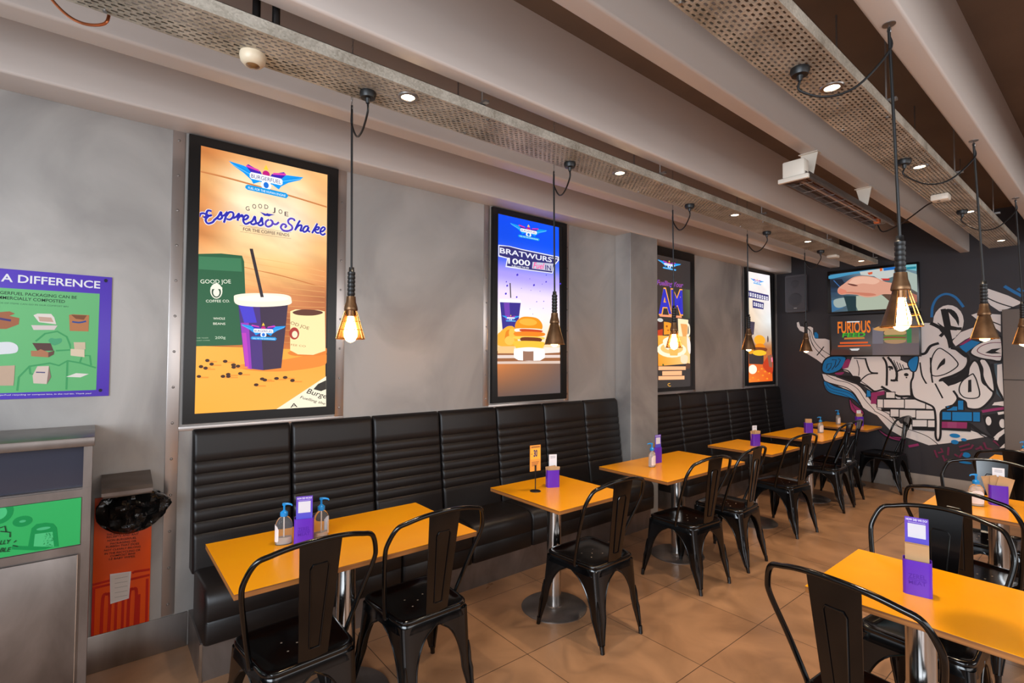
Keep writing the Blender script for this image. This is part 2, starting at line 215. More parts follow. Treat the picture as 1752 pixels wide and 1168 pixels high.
ART = {
'p1':[['H',[[[200,120,60],[222,160,100],[240,190,130],[235,175,110]],[[225,160,95],[250,225,185],[250,222,180],[235,180,120]],[[215,140,80],[250,225,190],[252,230,200],[240,195,140]],[[205,130,70],[245,205,150],[248,215,165],[235,180,115]],[[235,180,120],[240,190,125],[240,185,115],[225,150,90]],[[200,130,75],[225,155,95],[205,132,80],[180,105,60]],[[170,95,50],[180,100,50],[165,88,47],[185,105,55]],[[150,80,35],[190,110,50],[200,110,45],[190,100,40]]],[[0.426,2.847],[1.158,2.846],[1.166,1.652],[0.425,1.689]],0.1],['S',[205,135,80],0.01,0,1,[[0.432,2.697],[0.589,2.689],[0.846,2.665],[1.157,2.629]]],['S',[188,112,60],0.004,0,1,[[0.432,2.695],[0.589,2.686],[0.846,2.662],[1.157,2.626]]],['S',[196,118,62],0.006,0,1,[[0.668,2.167],[0.901,2.135],[1.155,2.084]]],['S',[236,178,112],0.003,0,1,[[0.666,2.233],[0.9,2.223],[1.15,2.194]]],['S',[234,175,109],0.003,0,1,[[0.667,2.199],[0.9,2.184],[1.151,2.16]]],['S',[232,172,106],0.003,0,1,[[0.668,2.165],[0.901,2.145],[1.151,2.126]]],['S',[230,169,103],0.003,0,1,[[0.668,2.131],[0.902,2.106],[1.152,2.092]]],['S',[228,166,100],0.003,0,1,[[0.669,2.097],[0.902,2.067],[1.152,2.058]]],['S',[226,163,97],0.003,0,1,[[0.67,2.063],[0.903,2.029],[1.153,2.024]]],['S',[224,160,94],0.003,0,1,[[0.67,2.029],[0.904,1.99],[1.153,1.99]]],['S',[222,157,91],0.003,0,1,[[0.671,1.995],[0.905,1.951],[1.154,1.956]]],['S',[220,154,88],0.003,0,1,[[0.672,1.962],[0.905,1.912],[1.154,1.922]]],['S',[218,151,85],0.003,0,1,[[0.672,1.928],[0.906,1.874],[1.155,1.888]]],['S',[216,148,82],0.003,0,1,[[0.673,1.894],[0.907,1.835],[1.156,1.855]]],['S',[214,145,79],0.003,0,1,[[0.674,1.86],[0.907,1.796],[1.156,1.821]]],['S',[212,142,76],0.003,0,1,[[0.674,1.826],[0.908,1.758],[1.157,1.787]]],['S',[210,139,73],0.003,0,1,[[0.675,1.792],[0.909,1.719],[1.157,1.753]]],['G',[[252,176,70],[242,160,50],[250,178,80],[252,170,60]],[[0.423,1.689],[1.162,1.672],[1.171,1.292],[0.418,1.295]]],['P',[232,135,45],1,[[0.658,1.579],[0.895,1.609],[1.162,1.652],[1.163,1.576],[0.912,1.537],[0.693,1.548]]],['P',[226,125,40],1,[[0.94,1.663],[1.162,1.689],[1.162,1.643],[0.972,1.634]]],['P',[38,92,60],0,[[0.429,2.217],[0.545,2.235],[0.655,2.236],[0.667,2.202],[0.682,1.925],[0.666,1.698],[0.422,1.686]]],['P',[58,120,82],0,[[0.432,2.203],[0.65,2.219],[0.657,2.139],[0.433,2.129]]],['T',[240,240,220],'GOOD JOE',[0.444,2.048],[0.599,2.063],0.023,{}],['E',[238,235,215],0.524,2.011,0.0311,0.0451,0],['E',[40,70,50],0.524,2.005,0.0241,0.0331,0],['E',[238,235,215],0.524,2.002,0.0161,0.0231,0],['P',[238,235,215],0,[[0.494,2.029],[0.523,2.055],[0.554,2.034],[0.554,2.025],[0.494,2.02]]],['T',[240,240,220],'COFFEE CO.',[0.473,1.941],[0.595,1.95],0.015,{}],['T',[240,240,220],'WHOLE',[0.512,1.843],[0.572,1.846],0.013,{}],['T',[240,240,220],'BEANS',[0.512,1.813],[0.574,1.815],0.013,{}],['T',[200,215,190],'200g',[0.523,1.73],[0.577,1.734],0.015,{}],['T',[170,190,160],'FAIR TRADE',[0.429,1.73],[0.489,1.733],0.006,{}],['T',[170,190,160],'ROAST COFFEE',[0.427,1.716],[0.497,1.719],0.005,{}],['P',[70,45,120],0,[[0.636,1.971],[0.924,1.986],[0.908,1.778],[0.889,1.557],[0.786,1.545],[0.685,1.559],[0.659,1.77]]],['P',[58,42,66],0,[[0.756,1.98],[0.924,1.986],[0.908,1.778],[0.889,1.557],[0.786,1.545]]],['P',[70,60,200],0,[[0.639,1.953],[0.714,1.958],[0.744,1.835],[0.674,1.832]]],['P',[150,50,180],0,[[0.655,1.831],[0.699,1.833],[0.721,1.552],[0.685,1.559]]],['P',[185,60,185],0,[[0.661,1.77],[0.686,1.771],[0.707,1.555],[0.688,1.559]]],['P',[248,236,214],1,[[0.616,1.979],[0.63,1.998],[0.713,2.014],[0.858,2.023],[0.926,2.016],[0.942,1.994],[0.927,1.958],[0.771,1.934],[0.638,1.938]]],['P',[255,246,228],1,[[0.644,1.984],[0.77,2.01],[0.911,2.005],[0.904,1.985],[0.771,1.966],[0.651,1.966]]],['P',[52,42,45],0,[[0.695,2.284],[0.713,2.286],[0.78,1.995],[0.762,1.993]]],['P',[0,150,235],0,[[0.657,1.822],[0.706,1.817],[0.756,1.803],[0.781,1.796],[0.806,1.803],[0.853,1.817],[0.911,1.822],[0.9,1.809],[0.858,1.789],[0.833,1.77],[0.825,1.757],[0.802,1.77],[0.782,1.764],[0.761,1.771],[0.739,1.758],[0.731,1.771],[0.706,1.79],[0.672,1.81]]],['S',[150,220,250],0.001,0,1,[[0.905,1.816],[0.869,1.801],[0.832,1.788]]],['S',[0,110,210],0.001,0,1,[[0.895,1.817],[0.858,1.804],[0.832,1.793]]],['P',[60,30,170],0,[[0.85,1.817],[0.842,1.826],[0.801,1.809],[0.794,1.796],[0.827,1.791]]],['P',[215,60,170],0,[[0.847,1.822],[0.806,1.814],[0.804,1.807],[0.85,1.814]]],['S',[150,220,250],0.001,0,1,[[0.662,1.816],[0.696,1.802],[0.731,1.789]]],['S',[0,110,210],0.001,0,1,[[0.672,1.817],[0.706,1.804],[0.731,1.793]]],['P',[60,30,170],0,[[0.713,1.817],[0.72,1.825],[0.761,1.809],[0.768,1.796],[0.736,1.792]]],['P',[215,60,170],0,[[0.716,1.822],[0.755,1.815],[0.758,1.807],[0.713,1.815]]],['P',[250,200,60],0,[[0.772,1.819],[0.78,1.838],[0.789,1.819]]],['E',[190,20,120],0.781,1.803,0.0131,0.0131,0],['E',[235,245,250],0.782,1.763,0.0171,0.0181,0],['E',[20,110,210],0.782,1.763,0.0091,0.0111,0],['P',[240,240,248],0,[[0.726,1.794],[0.731,1.799],[0.832,1.799],[0.837,1.793],[0.838,1.78],[0.833,1.774],[0.731,1.775],[0.726,1.781]]],['T',[60,50,110],'BURGERFUEL',[0.731,1.779],[0.833,1.778],0.014,{}],['P',[0,150,220],0,[[0.712,1.745],[0.719,1.751],[0.851,1.749],[0.859,1.74],[0.852,1.729],[0.72,1.732],[0.712,1.737]]],['T',[235,245,255],'FUEL FOR THE HUMAN ENGINE',[0.722,1.736],[0.849,1.734],0.008,{}],['P',[250,225,165],0,[[0.936,1.917],[0.967,1.931],[1.111,1.936],[1.154,1.929],[1.162,1.669],[1.083,1.641],[0.987,1.644],[0.94,1.669]]],['P',[95,50,35],1,[[0.951,1.913],[1.014,1.934],[1.111,1.933],[1.141,1.918],[1.079,1.898],[0.983,1.896]]],['T',[120,70,50],'OD JOE',[0.937,1.836],[1.051,1.803],0.02,{}],['E',[170,50,40],0.963,1.777,0.0301,0.0391,0],['E',[250,225,190],0.966,1.771,0.0171,0.0221,0],['T',[170,110,70],'FEE CO',[0.943,1.699],[1.034,1.69],0.012,{}],['P',[235,145,50],0,[[0.486,1.602],[0.535,1.602],[0.535,1.594],[0.486,1.595]]],['E',[66,36,24],0.486,1.605,0.0111,0.0091,0],['P',[235,145,50],0,[[0.508,1.581],[0.557,1.581],[0.558,1.573],[0.508,1.574]]],['E',[66,36,24],0.508,1.584,0.0111,0.0091,0],['P',[235,145,50],0,[[0.455,1.567],[0.503,1.566],[0.503,1.559],[0.455,1.56]]],['E',[66,36,24],0.455,1.57,0.0111,0.0091,0],['P',[235,145,50],0,[[0.478,1.558],[0.526,1.557],[0.527,1.55],[0.478,1.551]]],['E',[66,36,24],0.478,1.561,0.0111,0.0091,0],['P',[235,145,50],0,[[0.446,1.512],[0.494,1.511],[0.494,1.503],[0.446,1.504]]],['E',[66,36,24],0.446,1.514,0.0111,0.0081,0],['P',[235,145,50],0,[[0.577,1.597],[0.628,1.597],[0.628,1.59],[0.577,1.59]]],['E',[66,36,24],0.577,1.6,0.0121,0.0091,0],['P',[235,145,50],0,[[0.621,1.576],[0.673,1.576],[0.674,1.568],[0.622,1.568]]],['E',[66,36,24],0.621,1.579,0.0131,0.0091,0],['P',[235,145,50],0,[[0.645,1.568],[0.697,1.568],[0.697,1.56],[0.645,1.561]]],['E',[66,36,24],0.645,1.571,0.0121,0.0091,0],['P',[235,145,50],0,[[0.622,1.562],[0.674,1.562],[0.674,1.554],[0.622,1.555]]],['E',[66,36,24],0.622,1.565,0.0121,0.0091,0],['P',[235,145,50],0,[[0.567,1.509],[0.617,1.508],[0.618,1.5],[0.567,1.502]]],['E',[66,36,24],0.567,1.512,0.0121,0.0091,0],['P',[235,145,50],0,[[0.594,1.52],[0.646,1.52],[0.646,1.512],[0.595,1.513]]],['E',[66,36,24],0.594,1.523,0.0121,0.0091,0],['P',[235,145,50],0,[[0.595,1.508],[0.646,1.507],[0.646,1.5],[0.595,1.501]]],['E',[66,36,24],0.595,1.511,0.0121,0.0091,0],['P',[235,145,50],0,[[0.658,1.524],[0.711,1.523],[0.711,1.515],[0.658,1.516]]],['E',[66,36,24],0.658,1.527,0.0121,0.0091,0],['P',[235,145,50],0,[[0.779,1.489],[0.835,1.488],[0.835,1.48],[0.78,1.481]]],['E',[66,36,24],0.779,1.492,0.0131,0.0091,0],['P',[235,145,50],0,[[0.794,1.482],[0.85,1.481],[0.85,1.473],[0.794,1.474]]],['E',[66,36,24],0.794,1.485,0.0131,0.0091,0],['P',[235,145,50],0,[[0.861,1.49],[0.919,1.489],[0.919,1.481],[0.862,1.482]]],['E',[66,36,24],0.861,1.493,0.0141,0.0091,0],['P',[235,145,50],0,[[0.913,1.495],[0.971,1.494],[0.971,1.486],[0.913,1.487]]],['E',[66,36,24],0.912,1.498,0.0141,0.0091,0],['P',[235,145,50],0,[[0.956,1.475],[1.015,1.473],[1.015,1.465],[0.956,1.467]]],['E',[66,36,24],0.956,1.478,0.0141,0.0101,0],['P',[235,145,50],0,[[0.746,1.454],[0.8,1.452],[0.801,1.444],[0.746,1.446]]],['E',[66,36,24],0.746,1.457,0.0131,0.0091,0],['P',[244,232,205],0,[[1.168,1.5],[1.171,1.292],[0.863,1.295]]],['P',[50,45,40],0,[[1.116,1.451],[1.168,1.474],[1.169,1.415],[1.136,1.403],[1.087,1.418]]],['T',[40,35,35],'Burge',[1.042,1.395],[1.17,1.351],0.033,{'b': 1,'sh': 0.2}],['T',[60,50,45],'Fuelling the',[1.003,1.364],[1.163,1.311],0.017,{'b': 1,'sh': 0.2}],['T',[40,35,35],'A',[0.946,1.307],[0.99,1.308],0.026,{'b': 1}],['P',[0,150,235],0,[[0.572,2.79],[0.652,2.782],[0.735,2.758],[0.778,2.747],[0.821,2.757],[0.9,2.781],[1.0,2.79],[0.982,2.768],[0.91,2.734],[0.866,2.701],[0.853,2.679],[0.813,2.702],[0.779,2.692],[0.745,2.704],[0.707,2.683],[0.695,2.704],[0.653,2.737],[0.596,2.769]]],['S',[150,220,250],0.0018,0,1,[[0.991,2.779],[0.927,2.754],[0.865,2.733]]],['S',[0,110,210],0.0018,0,1,[[0.973,2.781],[0.909,2.759],[0.865,2.74]]],['P',[60,30,170],0,[[0.895,2.781],[0.882,2.796],[0.812,2.768],[0.799,2.746],[0.856,2.737]]],['P',[215,60,170],0,[[0.891,2.79],[0.82,2.777],[0.816,2.765],[0.895,2.777]]],['S',[150,220,250],0.0018,0,1,[[0.58,2.78],[0.637,2.756],[0.694,2.735]]],['S',[0,110,210],0.0018,0,1,[[0.596,2.782],[0.653,2.761],[0.694,2.742]]],['P',[60,30,170],0,[[0.664,2.782],[0.676,2.796],[0.744,2.769],[0.757,2.747],[0.702,2.739]]],['P',[215,60,170],0,[[0.668,2.79],[0.735,2.777],[0.739,2.765],[0.665,2.778]]],['P',[250,200,60],0,[[0.762,2.785],[0.777,2.818],[0.792,2.785]]],['E',[190,20,120],0.778,2.758,0.0211,0.0221,0],['E',[235,245,250],0.779,2.69,0.0301,0.0311,0],['E',[20,110,210],0.779,2.69,0.0151,0.0191,0],['P',[240,240,248],0,[[0.686,2.742],[0.694,2.752],[0.865,2.75],[0.874,2.74],[0.874,2.718],[0.865,2.708],[0.695,2.711],[0.686,2.721]]],['T',[60,50,110],'BURGERFUEL',[0.694,2.718],[0.865,2.716],0.024,{}],['P',[0,150,220],0,[[0.663,2.66],[0.675,2.671],[0.897,2.665],[0.911,2.65],[0.898,2.632],[0.675,2.639],[0.663,2.648]]],['T',[235,245,255],'FUEL FOR THE HUMAN ENGINE',[0.679,2.646],[0.893,2.64],0.014,{}],['T',[60,45,60],'G',[0.668,2.512],[0.689,2.513],0.026,{'b': 1}],['T',[60,45,60],'O',[0.704,2.531],[0.726,2.532],0.027,{'b': 1}],['T',[60,45,60],'O',[0.737,2.539],[0.759,2.54],0.027,{'b': 1}],['T',[60,45,60],'D',[0.772,2.542],[0.794,2.543],0.026,{'b': 1}],['T',[60,45,60],'J',[0.819,2.533],[0.835,2.533],0.027,{'b': 1}],['T',[60,45,60],'O',[0.854,2.527],[0.877,2.528],0.027,{'b': 1}],['T',[60,45,60],'E',[0.89,2.518],[0.913,2.519],0.028,{'b': 1}],['P',[50,50,170],0,[[0.746,2.517],[0.782,2.511],[0.787,2.517],[0.794,2.515],[0.833,2.515],[0.81,2.506],[0.799,2.498],[0.787,2.499],[0.773,2.497]]],['S',[238,232,240],0.019,0,1,[[0.429,2.429],[0.434,2.447],[0.45,2.453],[0.463,2.446],[0.458,2.431],[0.448,2.433]]],['S',[238,232,240],0.019,0,1,[[0.489,2.472],[0.471,2.473],[0.464,2.453],[0.478,2.444],[0.49,2.45],[0.474,2.441],[0.46,2.417],[0.471,2.398],[0.495,2.409],[0.505,2.427]]],['S',[238,232,240],0.019,0,1,[[0.505,2.425],[0.523,2.447],[0.537,2.477],[0.539,2.459],[0.543,2.446],[0.531,2.433],[0.515,2.437]]],['S',[238,232,240],0.019,0,1,[[0.542,2.455],[0.556,2.462],[0.569,2.483]]],['S',[238,232,240],0.019,0,1,[[0.569,2.485],[0.561,2.449],[0.553,2.416]]],['S',[238,232,240],0.019,0,1,[[0.565,2.459],[0.58,2.483],[0.599,2.484],[0.601,2.461],[0.585,2.441],[0.566,2.441]]],['S',[238,232,240],0.019,0,1,[[0.6,2.451],[0.617,2.463],[0.632,2.485],[0.627,2.461],[0.625,2.44]]],['S',[238,232,240],0.019,0,1,[[0.628,2.456],[0.64,2.473],[0.65,2.479],[0.647,2.464]]],['S',[238,232,240],0.019,0,1,[[0.65,2.45],[0.671,2.458],[0.682,2.475],[0.671,2.482],[0.657,2.466],[0.656,2.442],[0.669,2.428],[0.691,2.443]]],['S',[238,232,240],0.019,0,1,[[0.69,2.44],[0.706,2.455],[0.718,2.483],[0.721,2.463],[0.725,2.444],[0.709,2.432],[0.696,2.438]]],['S',[238,232,240],0.019,0,1,[[0.725,2.439],[0.745,2.452],[0.758,2.483],[0.76,2.46],[0.764,2.443],[0.749,2.433],[0.736,2.438]]],['S',[238,232,240],0.019,0,1,[[0.799,2.478],[0.782,2.463],[0.78,2.441],[0.795,2.433],[0.815,2.447],[0.819,2.469],[0.804,2.478]]],['S',[238,232,240],0.019,0,1,[[0.816,2.47],[0.826,2.456],[0.841,2.456],[0.856,2.472]]],['S',[238,232,240],0.019,0,1,[[0.949,2.494],[0.946,2.505],[0.926,2.507],[0.911,2.492],[0.915,2.474],[0.933,2.461],[0.935,2.441],[0.913,2.426],[0.884,2.424],[0.868,2.44],[0.877,2.461],[0.893,2.463],[0.9,2.453],[0.89,2.443]]],['S',[238,232,240],0.019,0,1,[[0.983,2.505],[0.968,2.475],[0.953,2.436]]],['S',[238,232,240],0.019,0,1,[[0.957,2.445],[0.973,2.468],[0.993,2.475],[0.991,2.456],[0.986,2.439],[1.001,2.442]]],['S',[238,232,240],0.019,0,1,[[1.037,2.475],[1.017,2.472],[1.003,2.45],[1.008,2.435],[1.025,2.444],[1.037,2.471],[1.034,2.449],[1.047,2.44]]],['S',[238,232,240],0.019,0,1,[[1.093,2.504],[1.077,2.47],[1.059,2.434]]],['S',[238,232,240],0.019,0,1,[[1.067,2.452],[1.087,2.477],[1.105,2.48],[1.096,2.464],[1.077,2.459],[1.088,2.442],[1.106,2.444]]],['S',[238,232,240],0.019,0,1,[[1.107,2.451],[1.129,2.459],[1.143,2.478],[1.131,2.486],[1.115,2.467],[1.113,2.444],[1.129,2.434],[1.146,2.447]]],['S',[44,42,165],0.012,0,1,[[0.429,2.429],[0.434,2.447],[0.45,2.453],[0.463,2.446],[0.458,2.431],[0.448,2.433]]],['S',[44,42,165],0.012,0,1,[[0.489,2.472],[0.471,2.473],[0.464,2.453],[0.478,2.444],[0.49,2.45],[0.474,2.441],[0.46,2.417],[0.471,2.398],[0.495,2.409],[0.505,2.427]]],['S',[44,42,165],0.012,0,1,[[0.505,2.425],[0.523,2.447],[0.537,2.477],[0.539,2.459],[0.543,2.446],[0.531,2.433],[0.515,2.437]]],['S',[44,42,165],0.012,0,1,[[0.542,2.455],[0.556,2.462],[0.569,2.483]]],['S',[44,42,165],0.012,0,1,[[0.569,2.485],[0.561,2.449],[0.553,2.416]]],['S',[44,42,165],0.012,0,1,[[0.565,2.459],[0.58,2.483],[0.599,2.484],[0.601,2.461],[0.585,2.441],[0.566,2.441]]],['S',[44,42,165],0.012,0,1,[[0.6,2.451],[0.617,2.463],[0.632,2.485],[0.627,2.461],[0.625,2.44]]],['S',[44,42,165],0.012,0,1,[[0.628,2.456],[0.64,2.473],[0.65,2.479],[0.647,2.464]]],['S',[44,42,165],0.012,0,1,[[0.65,2.45],[0.671,2.458],[0.682,2.475],[0.671,2.482],[0.657,2.466],[0.656,2.442],[0.669,2.428],[0.691,2.443]]],['S',[44,42,165],0.012,0,1,[[0.69,2.44],[0.706,2.455],[0.718,2.483],[0.721,2.463],[0.725,2.444],[0.709,2.432],[0.696,2.438]]],['S',[44,42,165],0.012,0,1,[[0.725,2.439],[0.745,2.452],[0.758,2.483],[0.76,2.46],[0.764,2.443],[0.749,2.433],[0.736,2.438]]],['S',[88,66,176],0.012,0,1,[[0.799,2.478],[0.782,2.463],[0.78,2.441],[0.795,2.433],[0.815,2.447],[0.819,2.469],[0.804,2.478]]],['S',[88,66,176],0.012,0,1,[[0.816,2.47],[0.826,2.456],[0.841,2.456],[0.856,2.472]]],['S',[88,66,176],0.012,0,1,[[0.949,2.494],[0.946,2.505],[0.926,2.507],[0.911,2.492],[0.915,2.474],[0.933,2.461],[0.935,2.441],[0.913,2.426],[0.884,2.424],[0.868,2.44],[0.877,2.461],[0.893,2.463],[0.9,2.453],[0.89,2.443]]],['S',[44,42,165],0.012,0,1,[[0.983,2.505],[0.968,2.475],[0.953,2.436]]],['S',[44,42,165],0.012,0,1,[[0.957,2.445],[0.973,2.468],[0.993,2.475],[0.991,2.456],[0.986,2.439],[1.001,2.442]]],['S',[44,42,165],0.012,0,1,[[1.037,2.475],[1.017,2.472],[1.003,2.45],[1.008,2.435],[1.025,2.444],[1.037,2.471],[1.034,2.449],[1.047,2.44]]],['S',[44,42,165],0.012,0,1,[[1.093,2.504],[1.077,2.47],[1.059,2.434]]],['S',[44,42,165],0.012,0,1,[[1.067,2.452],[1.087,2.477],[1.105,2.48],[1.096,2.464],[1.077,2.459],[1.088,2.442],[1.106,2.444]]],['S',[44,42,165],0.012,0,1,[[1.107,2.451],[1.129,2.459],[1.143,2.478],[1.131,2.486],[1.115,2.467],[1.113,2.444],[1.129,2.434],[1.146,2.447]]],['T',[60,45,50],'FOR THE COFFEE FIENDS',[0.655,2.386],[0.919,2.39],0.019,{'b': 1.5}],['S',[110,80,70],0.0015,0,0,[[0.637,2.414],[0.93,2.417]]],['S',[110,80,70],0.0015,0,0,[[0.638,2.377],[0.931,2.379]]]],
